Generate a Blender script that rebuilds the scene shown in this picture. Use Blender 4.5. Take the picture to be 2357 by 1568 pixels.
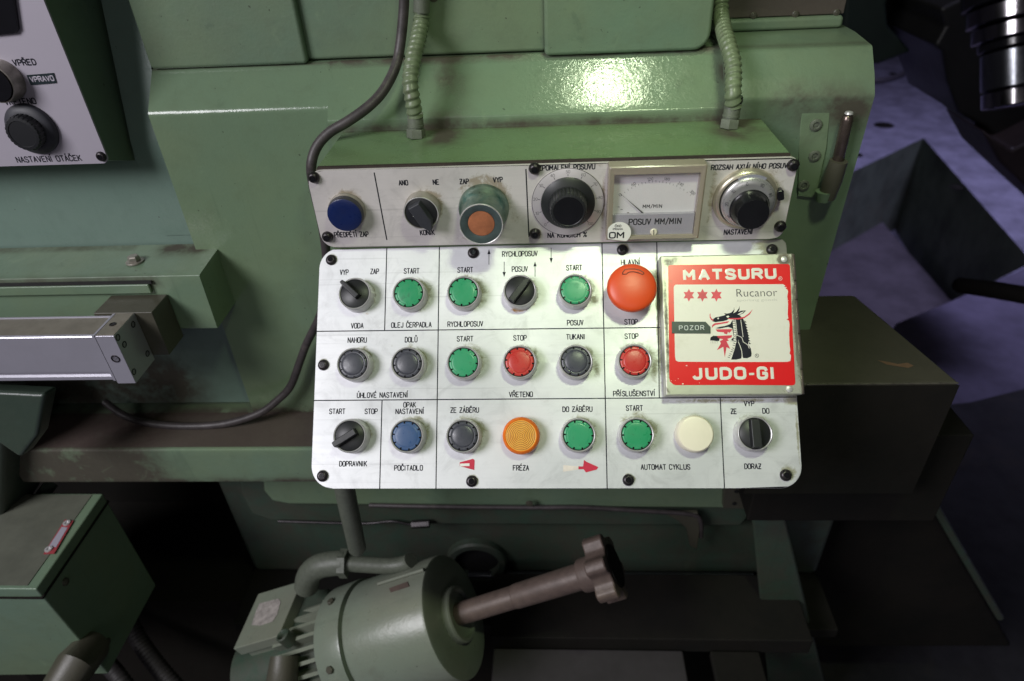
import bpy, math, random
import numpy as np
from mathutils import Matrix, Vector
random.seed(7)
S = bpy.context.scene
for o in list(bpy.data.objects): bpy.data.objects.remove(o)
COL = S.collection

# ------------------------------------------------------------------ camera
# photograph measured on a 2356 x 1568 grid; f, tilt and roll from its vanishing points
F0, CX, CY = 1546.0, 1178.0, 784.0
MW = np.array([[0.9983, -0.0135, -0.0566], [0.0383, -0.5801, 0.8136], [-0.0438, -0.8144, -0.5786]])
q_, r_ = np.linalg.qr(MW); MW = q_ * np.sign(np.diag(r_))
CAM = np.array([0.0, 0.0, 1.5])
cam = bpy.data.cameras.new('camera'); co = bpy.data.objects.new('camera', cam); COL.objects.link(co)
Mc = Matrix.Identity(4)
for i in range(3):
    Mc[i][0] = MW[i, 0]; Mc[i][1] = -MW[i, 1]; Mc[i][2] = -MW[i, 2]; Mc[i][3] = CAM[i]
co.matrix_world = Mc
cam.sensor_width = 36; cam.lens = F0 / 2356 * 36; cam.clip_start = .02; cam.clip_end = 60
cam.dof.use_dof = True; cam.dof.focus_distance = .545; cam.dof.aperture_fstop = 6.3
S.camera = co
# ------------------------------------------------------------------ light
W = bpy.data.worlds.new('World'); S.world = W; W.use_nodes = True
bg = W.node_tree.nodes['Background']; bg.inputs[0].default_value = (.55, .52, .68, 1); bg.inputs[1].default_value = .017
def area(name, loc, target, sx, sy, power, col):
    l = bpy.data.lights.new(name, 'AREA'); l.shape = 'RECTANGLE'; l.size = sx; l.size_y = sy; l.energy = power; l.color = col
    o = bpy.data.objects.new(name, l); COL.objects.link(o); o.location = loc
    d = Vector(target) - Vector(loc); o.rotation_euler = d.to_track_quat('-Z', 'Y').to_euler(); return o
area('hall_window_light', (-1.42, -.80, 2.42), (-.12, .45, 1.2), .95, .8, 41, (.97, .95, 1))
area('front_fill_light', (.05, -1.75, 1.95), (-.1, .5, 1.0), 1.2, .6, 3.5, (1, .97, .98))  # added soft front fill, brightens the motor and front faces
wl_ = area('work_lamp_light', (.165, .08, 1.97), (.09, .44, 1.19), .10, .07, .40, (.84, 1, .62)); wl_.data.spread = math.radians(60)
wl2_ = area('work_lamp_tube_light', (.105, .425, 1.96), (.06, .597, 1.345), .06, .05, .062, (.86, 1, .66)); wl2_.data.spread = math.radians(40)
fw_ = area('far_window_light', (2.5, 1.9, 4.7), (2.2, 3.3, 0), 1.6, 1.6, 19, (.66, .64, 1)); fw_.data.spread = math.radians(58)
S.view_settings.view_transform = 'Standard'; S.view_settings.look = 'None'
S.view_settings.exposure = 0; S.view_settings.gamma = 1
S.render.engine = 'CYCLES'

# ------------------------------------------------------------------ measuring helpers
TH = math.radians(44.1); DL = .53
NL = np.array([0, -math.cos(TH), math.sin(TH)]); UL = np.array([0, math.sin(TH), math.cos(TH)])
def ray(px, py): return MW @ np.array([(px - CX) / F0, (py - CY) / F0, 1.])
def onY(px, py, Y): r = ray(px, py); return CAM + r * (Y / r[1])
def onz(px, py, z): r = ray(px, py); return CAM + r * ((z - CAM[2]) / r[2])
def onX(px, py, x): r = ray(px, py); return CAM + r * (x / r[0])
def onP(px, py, p0, n): r = ray(px, py); return CAM + r * ((np.array(p0) - CAM).dot(n) / r.dot(n))
def mat4(x, y, z, o):
    m = Matrix.Identity(4)
    for i in range(3): m[i][0] = x[i]; m[i][1] = y[i]; m[i][2] = z[i]; m[i][3] = o[i]
    return m
YU = .487
FL = mat4((1, 0, 0), UL, NL, CAM - DL * NL)           # desk plate frame: x, up the slope, out of the plate
FU = mat4((1, 0, 0), (0, 0, 1), (0, -1, 0), (0, YU, 0))   # upright plate frame: x, z, towards viewer
def lo(px, py, h=0):
    r = ray(px, py); t = (DL - h) / (-r.dot(NL)); p = r * t; return p[0], p.dot(UL)
def up(px, py, h=0): p = onY(px, py, YU - h); return p[0], p[2]
def T(x, y, z=0, rz=0): return Matrix.Translation((x, y, z)) @ Matrix.Rotation(rz, 4, 'Z')

# ------------------------------------------------------------------ object helpers
WM = {}
def props(o, label=None, cat=None, group=None, kind=None):
    if label: o['label'] = label
    if cat: o['category'] = cat
    if group: o['group'] = group
    if kind: o['kind'] = kind
    return o
def thing(name, loc, label, cat, group=None):
    o = bpy.data.objects.new(name, None); COL.objects.link(o); o.empty_display_size = .02
    o.location = Vector([float(v) for v in loc]); WM[o] = Matrix.Translation(o.location); return props(o, label, cat, group)
def link(name, me, parent=None, M=None, label=None, kind=None):
    o = bpy.data.objects.new(name, me); COL.objects.link(o)
    M = M.copy() if M is not None else Matrix.Identity(4)
    if parent is not None:
        o.parent = parent; o.matrix_parent_inverse = WM[parent].inverted()
    o.matrix_basis = M; WM[o] = M
    if label: o['label'] = label
    if kind: o['kind'] = kind
    return o
class MB:
    def __init__(s): s.v = []; s.f = []; s.m = []; s.att = None
    def add(s, vs, fs, mi=0):
        b = len(s.v); s.v += [tuple(float(c) for c in v) for v in vs]; s.f += [tuple(b + i for i in f) for f in fs]; s.m += [mi] * len(fs); return s
    def box(s, x0, x1, y0, y1, z0, z1, mi=0):
        vs = [(x, y, z) for z in (z0, z1) for y in (y0, y1) for x in (x0, x1)]
        return s.add(vs, [(0, 2, 3, 1), (4, 5, 7, 6), (0, 1, 5, 4), (2, 6, 7, 3), (0, 4, 6, 2), (1, 3, 7, 5)], mi)
    def hexa(s, p, mi=0):      # 8 points: bottom 4 (ccw from above), top 4
        return s.add(p, [(3, 2, 1, 0), (4, 5, 6, 7), (0, 1, 5, 4), (1, 2, 6, 5), (2, 3, 7, 6), (3, 0, 4, 7)], mi)
    def lathe(s, prof, n=48, mi=0, M=None, rip=None, cap0=True, cap1=True):
        vs = []; fs = []
        for k, (r, z) in enumerate(prof):
            for i in range(n):
                a = 2 * math.pi * i / n; rr = r + (rip(k, i) if rip else 0)
                p = Vector((rr * math.cos(a), rr * math.sin(a), z))
                vs.append(M @ p if M is not None else p)
        for k in range(len(prof) - 1):
            for i in range(n):
                j = (i + 1) % n; fs.append((k * n + i, k * n + j, (k + 1) * n + j, (k + 1) * n + i))
        if cap0 and prof[0][0] > 1e-6: fs.append(tuple(range(n))[::-1])
        if cap1 and prof[-1][0] > 1e-6: fs.append(tuple((len(prof) - 1) * n + i for i in range(n)))
        return s.add(vs, fs, mi)
    def prism(s, poly, z0, z1, mi=0, M=None):
        n = len(poly); vs = [Vector((x, y, z)) for z in (z0, z1) for x, y in poly]
        if M is not None: vs = [M @ v for v in vs]
        a = sum(poly[i][0] * poly[(i + 1) % n][1] - poly[(i + 1) % n][0] * poly[i][1] for i in range(n))
        top = tuple(range(n, 2 * n)); bot = tuple(range(n))[::-1]; sd = [(i, (i + 1) % n, n + (i + 1) % n, n + i) for i in range(n)]
        if a < 0: top = top[::-1]; bot = bot[::-1]; sd = [q[::-1] for q in sd]
        return s.add(vs, [bot, top] + sd, mi)
    def sweep(s, pts, rad, sides=10, mi=0, closed=False, mod=None):
        P = [Vector([float(c) for c in p]) for p in pts]; n = len(P); vs = []; fs = []
        R = rad if isinstance(rad, (list, tuple)) else [rad] * n
        t = (P[1] - P[0]).normalized(); u = t.orthogonal().normalized()
        for k in range(n):
            t = (P[min(k + 1, n - 1)] - P[max(k - 1, 0)]).normalized(); u = (u - t * u.dot(t)).normalized(); w = t.cross(u)
            for i in range(sides):
                a = 2 * math.pi * i / sides; r = R[k] * (mod(k, a) if mod else 1)
                vs.append(P[k] + u * (r * math.cos(a)) + w * (r * math.sin(a)))
        for k in range(n - 1):
            for i in range(sides):
                j = (i + 1) % sides; fs.append((k * sides + i, k * sides + j, (k + 1) * sides + j, (k + 1) * sides + i))
        fs.append(tuple(range(sides))[::-1]); fs.append(tuple((n - 1) * sides + i for i in range(sides)))
        return s.add(vs, fs, mi)
    def stroke(s, pts, w, hh, z0=0, mi=0):   # flat engraved/printed line lying in the xy plane
        P = [Vector((float(a), float(b))) for a, b in pts]; n = len(P)
        for k in range(1, n - 1):      # sharp corner: two separate strokes
            d0, d1 = P[k] - P[k - 1], P[k + 1] - P[k]
            if d0.length > 1e-9 and d1.length > 1e-9 and d0.angle(d1) > 1.15:
                s.stroke(pts[:k + 1], w, hh, z0, mi); return s.stroke(pts[k:], w, hh * 1.04, z0, mi)
        closed = n > 3 and (P[0] - P[-1]).length < 1e-7; vs = []; fs = []
        cs = [(1, 0), (.55, .8), (0, 1), (-.55, .8), (-1, 0)]
        for k in range(n):
            if closed: d0 = P[k] - P[k - 1 if k else n - 2]; d1 = P[(k + 1) if k < n - 1 else 1] - P[k]
            else: d0 = P[k] - P[k - 1] if k else P[1] - P[0]; d1 = P[k + 1] - P[k] if k < n - 1 else d0
            if d0.length < 1e-9: d0 = d1
            if d1.length < 1e-9: d1 = d0
            d0 = d0.normalized(); d1 = d1.normalized(); t = d0 + d1
            t = t.normalized() if t.length > 1e-6 else d1
            nn = Vector((-t.y, t.x)); m = 1 / max(.55, abs(nn.dot(Vector((-d1.y, d1.x)))))
            e = Vector((0, 0))
            if not closed and k == 0: e = -d1 * w * .45
            if not closed and k == n - 1: e = d0 * w * .45
            for a, b in cs: q = P[k] + e + nn * (a * w * m); vs.append((q.x, q.y, z0 + b * hh))
        c = len(cs)
        for k in range(n - 1):
            for i in range(c - 1): fs.append((k * c + i, (k + 1) * c + i, (k + 1) * c + i + 1, k * c + i + 1))
        return s.add(vs, fs, mi)
    def grid(s, A, B, Cc, D, nu, nv, mi=0):   # quad patch A-B-C-D (A->B is u)
        A, B, Cc, D = [np.array(p, float) for p in (A, B, Cc, D)]
        vs = [(A * (1 - u) + B * u) * (1 - v) + (D * (1 - u) + Cc * u) * v for v in np.linspace(0, 1, nv + 1) for u in np.linspace(0, 1, nu + 1)]
        fs = [(j * (nu + 1) + i, j * (nu + 1) + i + 1, (j + 1) * (nu + 1) + i + 1, (j + 1) * (nu + 1) + i) for j in range(nv) for i in range(nu)]
        return s.add(vs, fs, mi)
    def mesh(s, name, mats, smooth=None):
        me = bpy.data.meshes.new(name); me.from_pydata(s.v, [], s.f)
        for m in (mats if isinstance(mats, (list, tuple)) else [mats]): me.materials.append(m)
        if max(s.m or [0]) > 0: me.polygons.foreach_set('material_index', s.m)
        me.validate(); me.update()
        if smooth is not None:
            me.polygons.foreach_set('use_smooth', [True] * len(me.polygons)); me.set_sharp_from_angle(angle=math.radians(smooth))
        return me
    def obj(s, name, mats, parent=None, M=None, smooth=None, label=None, kind=None, bev=0, seg=2):
        o = link(name, s.mesh(name, mats, smooth), parent, M, label, kind)
        if bev:
            b = o.modifiers.new('bevel', 'BEVEL'); b.width = bev; b.segments = seg; b.limit_method = 'ANGLE'; b.angle_limit = math.radians(35)
            o.data.polygons.foreach_set('use_smooth', [True] * len(o.data.polygons)); b.harden_normals = True
        return o
def setmask(o, fn, name='grime_shade'):
    me = o.data; n = len(me.vertices); c = np.empty(n * 3); me.vertices.foreach_get('co', c); c = c.reshape(n, 3)
    a = me.attributes.new(name, 'FLOAT', 'POINT'); a.data.foreach_set('value', np.clip(fn(c), 0, 1).astype(np.float32))
def catmull(pts, n=10):
    P = [np.array(p, float) for p in pts]; P = [2 * P[0] - P[1]] + P + [2 * P[-1] - P[-2]]; out = []
    for i in range(1, len(P) - 2):
        for k in range(n):
            t = k / n; a, b, c, d = P[i - 1:i + 3]
            out.append(.5 * ((2 * b) + (c - a) * t + (2 * a - 5 * b + 4 * c - d) * t * t + (3 * b - a - 3 * c + d) * t ** 3))
    return out + [P[-2]]
def rrect(x0, x1, y0, y1, r, n=8, rs=None):
    rs = rs or [r] * 4; out = []
    for (cx, cy, a0), rr in zip([(x1, y1, 0), (x0, y1, 90), (x0, y0, 180), (x1, y0, 270)], rs):
        sx = -1 if cx == x1 else 1; sy = -1 if cy == y1 else 1
        for k in range(n + 1):
            a = math.radians(a0 + 90 * k / n); out.append((cx + sx * rr + rr * math.cos(a), cy + sy * rr + rr * math.sin(a)))
    return out
def circ(cx, cy, r, n=32, a0=0, a1=360):
    return [(cx + r * math.cos(math.radians(a0 + (a1 - a0) * k / n)), cy + r * math.sin(math.radians(a0 + (a1 - a0) * k / n))) for k in range(n + 1)]

# ------------------------------------------------------------------ materials
class NT:
    def __init__(s, name):
        s.m = bpy.data.materials.new(name); s.m.use_nodes = True; s.t = s.m.node_tree; s.b = s.t.nodes['Principled BSDF']
        s.tc = s.t.nodes.new('ShaderNodeTexCoord').outputs['Object']
    def n(s, typ, **k):
        x = s.t.nodes.new(typ)
        for a, b in k.items(): setattr(x, a, b)
        return x
    def L(s, a, b): s.t.links.new(a, b)
    def noise(s, scale, detail=4, rough=.6, vec=None, stretch=None, dist=0):
        x = s.n('ShaderNodeTexNoise'); x.inputs['Scale'].default_value = scale; x.inputs['Detail'].default_value = detail
        x.inputs['Roughness'].default_value = rough; x.inputs['Distortion'].default_value = dist; v = vec or s.tc
        if stretch:
            mp = s.n('ShaderNodeMapping'); mp.inputs['Scale'].default_value = stretch; s.L(v, mp.inputs[0]); v = mp.outputs[0]
        s.L(v, x.inputs['Vector']); return x.outputs['Fac']
    def ramp(s, fac, a, b, lo=0., hi=1.):
        x = s.n('ShaderNodeMapRange'); x.interpolation_type = 'SMOOTHSTEP'
        for i, v in enumerate((a, b, lo, hi)): x.inputs[i + 1].default_value = v
        s.L(fac, x.inputs[0]); return x.outputs[0]
    def math(s, op, a, b):
        x = s.n('ShaderNodeMath', operation=op)
        for i, v in enumerate((a, b)):
            if isinstance(v, (int, float)): x.inputs[i].default_value = v
            else: s.L(v, x.inputs[i])
        return x.outputs[0]
    def mix(s, fac, a, b):
        x = s.n('ShaderNodeMix', data_type='RGBA')
        for i, v in ((0, fac), (6, a), (7, b)):
            if isinstance(v, (int, float)): x.inputs[i].default_value = v
            elif isinstance(v, tuple): x.inputs[i].default_value = (*v, 1)
            else: s.L(v, x.inputs[i])
        return x.outputs[2]
    def attr(s, name='grime_shade'):
        x = s.n('ShaderNodeAttribute'); x.attribute_name = name; return x.outputs['Fac']
    def bump(s, h, st, dist=.001):
        x = s.n('ShaderNodeBump'); x.inputs['Strength'].default_value = st; x.inputs['Distance'].default_value = dist
        s.L(h, x.inputs['Height']); s.L(x.outputs[0], s.b.inputs['Normal'])
    def set(s, **k):
        for a, b in k.items():
            i = s.b.inputs[{'col': 'Base Color', 'rough': 'Roughness', 'metal': 'Metallic', 'spec': 'Specular IOR Level', 'trans': 'Transmission Weight', 'coat': 'Coat Weight'}[a]]
            if isinstance(b, tuple): i.default_value = (*b, 1)
            elif isinstance(b, (int, float)): i.default_value = b
            else: s.L(b, i)
        return s
def paint(name, c1, c2, grime_shade=(.048, .040, .030), rough=.34, g0=.0, amount=.25, bump=.25, speck=.6, spec=.5):
    t = NT(name); n1 = t.noise(6, 5, .6); n2 = t.noise(45, 4, .65); n3 = t.noise(160, 3, .7); n4 = t.noise(11, 6, .7, dist=.6)
    c = t.mix(t.ramp(n1, .3, .7), c1, c2); c = t.mix(t.ramp(n2, .45, .8, 0, .35), c, tuple(v * .72 for v in c1))
    g = t.math('ADD', t.attr(), g0)
    gg = t.math('MULTIPLY', g, t.ramp(t.math('ADD', n2, n4), .65, 1.25, .25, 1.7))
    gg = t.math('MINIMUM', t.math('ADD', gg, t.ramp(n4, .58, .8, 0, amount)), .95)
    c = t.mix(gg, c, t.mix(n3, grime_shade, tuple(v * 1.5 for v in grime_shade)))
    st = t.noise(55, 4, .65, stretch=(1, 1, .07), dist=.4); c = t.mix(t.ramp(st, .58, .76, 0, .38), c, tuple(v * .55 for v in c2))
    lt = t.noise(24, 5, .7, dist=.9); c = t.mix(t.ramp(lt, .60, .74, 0, .30), c, tuple(min(1, v * 1.45) for v in c1))
    sp = t.ramp(t.noise(230, 2, .5), .735, .77, 0, speck); c = t.mix(sp, c, (.03, .025, .02))
    t.set(col=c, rough=t.math('ADD', t.math('MULTIPLY', gg, .35), t.math('ADD', t.math('MULTIPLY', n2, .16), rough - .08)), spec=spec)
    t.bump(t.math('ADD', t.math('MULTIPLY', t.noise(300, 3, .6), .5), n2), bump, .0012)
    return t.m
G1, G2 = (.158, .214, .130), (.135, .206, .142)
M_green = paint('machine_green_paint', G1, G2)
M_desk = paint('console_green_paint', (.125, .190, .085), (.12, .195, .10), amount=.12, rough=.26)
M_blueg = paint('column_green_paint', (.145, .216, .178), (.155, .222, .185), amount=.12)
M_gloss = paint('glossy_green_paint', (.158, .216, .128), (.142, .210, .134), rough=.17, bump=.26)
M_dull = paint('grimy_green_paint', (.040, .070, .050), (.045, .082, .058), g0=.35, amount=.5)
M_brown = paint('oily_steel_ledge', (.075, .062, .05), (.095, .08, .065), grime_shade=(.045, .03, .025), amount=.6, rough=.5)
M_dark = paint('dark_enamel', (.010, .010, .009), (.016, .014, .012), grime_shade=(.012, .009, .008), amount=.4, rough=.8, spec=.12)
M_olive = paint('worn_olive_steel', (.060, .058, .042), (.075, .070, .050), grime_shade=(.05, .035, .025), amount=.3, rough=.45)
M_arm = None
def plain(name, col, rough=.5, metal=0., var=.25, sc=60, bump=.1, spec=.5, dirt=None):
    t = NT(name); n = t.noise(sc, 4, .65); c = t.mix(t.ramp(n, .3, .75), col, tuple(max(0, v * (1 - var)) for v in col))
    if dirt: c = t.mix(t.ramp(t.noise(sc * .35, 6, .75, dist=.8), .52, .78, 0, .75), c, dirt)
    t.set(col=c, rough=t.math('ADD', t.math('MULTIPLY', n, .2), rough - .1), metal=metal, spec=spec)
    if bump: t.bump(t.noise(sc * 5, 3, .6), bump, .0004)
    return t.m
M_black = plain('black_plastic', (.016, .017, .019), .42, var=.3)
M_blackg = plain('glossy_black_plastic', (.010, .010, .012), .18, bump=0)
M_dk = plain('charcoal_rubber', (.035, .036, .045), .5, var=.3)
M_ink = plain('black_ink', (.022, .023, .030), .7, bump=0, spec=.08)
M_screw = plain('black_oxide_screw', (.05, .045, .048), .36, .75, dirt=(.02, .015, .012), sc=200)
M_collar = plain('satin_chrome_collar', (.60, .585, .59), .34, .45, var=.14, sc=150)
M_collar_d = plain('tarnished_collar', (.36, .335, .29), .42, .6, var=.25, sc=150)
M_cream = plain('cream_plastic', (.80, .74, .60), .35, var=.05, bump=0)
M_cable = plain('black_rubber_cable', (.060, .050, .052), .48, var=.45, sc=90, bump=.3, dirt=(.10, .085, .075))
M_cond = plain('green_painted_conduit', (.155, .195, .115), .36, var=.25, sc=120, dirt=(.07, .06, .04))
M_fit = plain('grey_green_fitting', (.125, .14, .108), .45, var=.25, sc=200, bump=.6)
M_zinc = None
t = NT('teal_tarnished_zinc'); nz = t.noise(70, 6, .7, dist=.5)
cz = t.mix(t.ramp(nz, .35, .62), (.060, .155, .130), (.20, .27, .22)); cz = t.mix(t.ramp(t.noise(140, 5, .7), .55, .7, 0, .8), cz, (.06, .08, .06))
t.set(col=cz, metal=.85, rough=t.ramp(nz, .2, .8, .30, .48)); t.bump(nz, .2, .0005); M_zinc = t.m
M_tealst = plain('teal_grey_steel_face', (.085, .115, .115), .32, .25, var=.35, sc=110, dirt=(.04, .05, .05))
M_steel = plain('dark_bright_steel', (.22, .23, .25), .22, .95, var=.2, sc=90)
M_shaft = plain('brown_primed_shaft', (.135, .098, .082), .5, .1, var=.3, sc=80, bump=.5)
M_alu = plain('extruded_aluminium', (.46, .45, .51), .33, .5, var=.08, sc=25)
M_alutop = plain('oily_aluminium_top', (.26, .235, .19), .4, .35, var=.25, sc=40, dirt=(.16, .13, .09))
M_rub = plain('black_rubber_seal', (.02, .02, .02), .6)
M_white = plain('white_print', (.80, .80, .76), .45, var=.05, bump=0)
M_void = plain('bore_black', (.004, .004, .004), .8, bump=0)
M_floor = plain('painted_concrete_floor', (.31, .30, .42), .6, var=.5, sc=7, bump=.4, dirt=(.13, .115, .15))
M_orangep = plain('orange_plastic_disc', (.40, .14, .065), .5, var=.4, sc=90, bump=.5, dirt=(.30, .09, .05))
M_redm = plain('mushroom_orange_red', (.66, .070, .014), .40, var=.10, sc=40, bump=.15)
M_tagred = plain('red_tag', (.35, .05, .06), .5, var=.3, sc=150)
M_chrome = plain('worn_chrome', (.42, .40, .42), .16, 1., var=.3, sc=30)
def cap_mat(name, col, wear):
    t = NT(name); oi = t.n('ShaderNodeObjectInfo'); ad = t.n('ShaderNodeVectorMath', operation='ADD'); t.L(t.tc, ad.inputs[0]); t.L(oi.outputs['Random'], ad.inputs[1]); v_ = ad.outputs[0]
    n = t.noise(190, 5, .7, dist=.5, vec=v_); n2 = t.math('ADD', t.noise(60, 3, .6, vec=v_), t.math('MULTIPLY', t.math('SUBTRACT', oi.outputs['Random'], .5), .5))
    c = t.mix(t.ramp(n2, .3, .7, 0, .4), col, wear); c = t.mix(t.ramp(n, .58, .70, 0, .55), c, tuple(v * .55 for v in col))
    t.set(col=c, rough=t.ramp(n, .3, .7, .26, .42), spec=.45); t.bump(n, .12, .0004); return t.m
C_green = cap_mat('green_cap', (.022, .27, .115), (.045, .33, .165)); C_red = cap_mat('red_cap', (.46, .026, .024), (.54, .055, .038))
C_grey = cap_mat('charcoal_cap', (.050, .052, .068), (.085, .085, .105)); C_blue = cap_mat('worn_blue_cap', (.042, .092, .215), (.11, .135, .22))
C_navy = cap_mat('navy_cap', (.006, .014, .075), (.008, .02, .09)); C_green_d = cap_mat('deep_green_cap', (.020, .27, .10), (.03, .32, .14))
t = NT('amber_lens'); t.set(col=t.mix(t.ramp(t.noise(120, 4), .3, .7), (.90, .50, .11), (.84, .40, .07)), rough=.25, metal=.0, coat=.4); M_amber = t.m
M_amberd = plain('amber_groove', (.40, .14, .02), .3, bump=0)
M_amberr = plain('orange_lens_rim', (.80, .17, .015), .25, bump=0, var=.15)
def plate_mat(name, base, tone2, gr, rough=.42, metal=.28):
    t = NT(name)
    br = t.noise(900, 3, .6, stretch=(.03, 1, 1)); br2 = t.noise(220, 4, .7, stretch=(.06, 1, 1)); n = t.noise(14, 5, .65); n2 = t.noise(130, 6, .75, dist=.7); n3 = t.noise(420, 3, .7)
    c = t.mix(t.ramp(n, .35, .7), base, tone2); c = t.mix(t.ramp(br2, .45, .75, 0, .18), c, tuple(v * .7 for v in base))
    cl = t.noise(34, 6, .72, dist=1.2); c = t.mix(t.ramp(cl, .47, .72, 0, .50), c, tuple(v * .62 for v in base))
    sc1 = t.noise(60, 2, .5, stretch=(.05, 6, 1), dist=.3); c = t.mix(t.ramp(sc1, .66, .69, 0, .28), c, tuple(v * .55 for v in base))
    d = t.attr('grime_shade'); k = t.ramp(t.math('ADD', t.math('MULTIPLY', n2, 1.3), t.math('MULTIPLY', d, 1.15)), .98, 1.45)
    k = t.math('MULTIPLY', k, t.ramp(d, 0, .35)); c = t.mix(t.math('MINIMUM', k, .85), c, t.mix(t.ramp(d, .6, .95), gr, tuple(v * .28 for v in gr)))
    r = t.attr('rust'); kr = t.ramp(t.math('ADD', n2, r), 1.0, 1.25); c = t.mix(kr, c, t.mix(n3, (.20, .085, .02), (.42, .24, .07)))
    sp = t.ramp(n3, .735, .78, 0, .5); c = t.mix(t.math('MULTIPLY', sp, t.ramp(n, .45, .6)), c, (.15, .14, .12))
    kk = t.math('MAXIMUM', k, kr)
    t.set(col=c, metal=t.math('SUBTRACT', metal, t.math('MULTIPLY', kk, metal * .9)), rough=t.math('ADD', t.math('MULTIPLY', kk, .3), t.math('ADD', t.math('MULTIPLY', br2, .12), rough - .06)))
    t.b.inputs['Anisotropic'].default_value = .35
    t.bump(t.math('ADD', t.math('MULTIPLY', br, .6), t.math('MULTIPLY', n2, .25)), .10, .0004)
    return t.m
M_plate = plate_mat('brushed_desk_plate', (.69, .695, .715), (.61, .62, .64), (.22, .21, .12))
M_plateU = plate_mat('brushed_upright_plate', (.70, .655, .65), (.62, .58, .57), (.24, .19, .13), rough=.44, metal=.25)
M_cover = plate_mat('brushed_cover', (.50, .50, .43), (.45, .45, .40), (.10, .08, .05), rough=.40, metal=.5)
M_hinge = plain('hinge_metal', (.55, .46, .40), .3, .8, var=.4, sc=120)
t = NT('sticker_red'); rd = t.mix(t.ramp(t.noise(90, 5, .7), .60, .72, 0, .5), (.66, .012, .016), (.42, .02, .02)); t.set(col=rd, rough=.28, coat=.3); M_red = t.m
t = NT('sticker_white'); t.set(col=t.mix(t.ramp(t.noise(60, 6, .75), .5, .8), (.68, .65, .59), (.60, .57, .50)), rough=.35, coat=.2); M_sw = t.m
M_crim = plain('sticker_crimson', (.62, .03, .07), .35, bump=0)
M_tape = plain('embossed_tape', (.018, .030, .034), .35, bump=0)
M_card = plain('dial_card', (.70, .67, .70), .5, var=.04, bump=0)
M_gry = plain('meter_grey', (.36, .34, .40), .45, var=.06, bump=0)
t = NT('clear_yellowed_plastic'); t.set(col=(.46, .40, .32), rough=.24, trans=.45); M_bez = t.m
t = NT('meter_pane'); t.b.inputs['Alpha'].default_value = .06; t.set(col=(.25, .24, .22), rough=.06); M_pane = t.m
M_led = plain('silver_dial', (.60, .58, .60), .3, .7, var=.08, sc=100)
M_bezm = plain('champagne_bezel', (.52, .47, .38), .32, .7, var=.2, sc=70, dirt=(.25, .19, .12))

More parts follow.
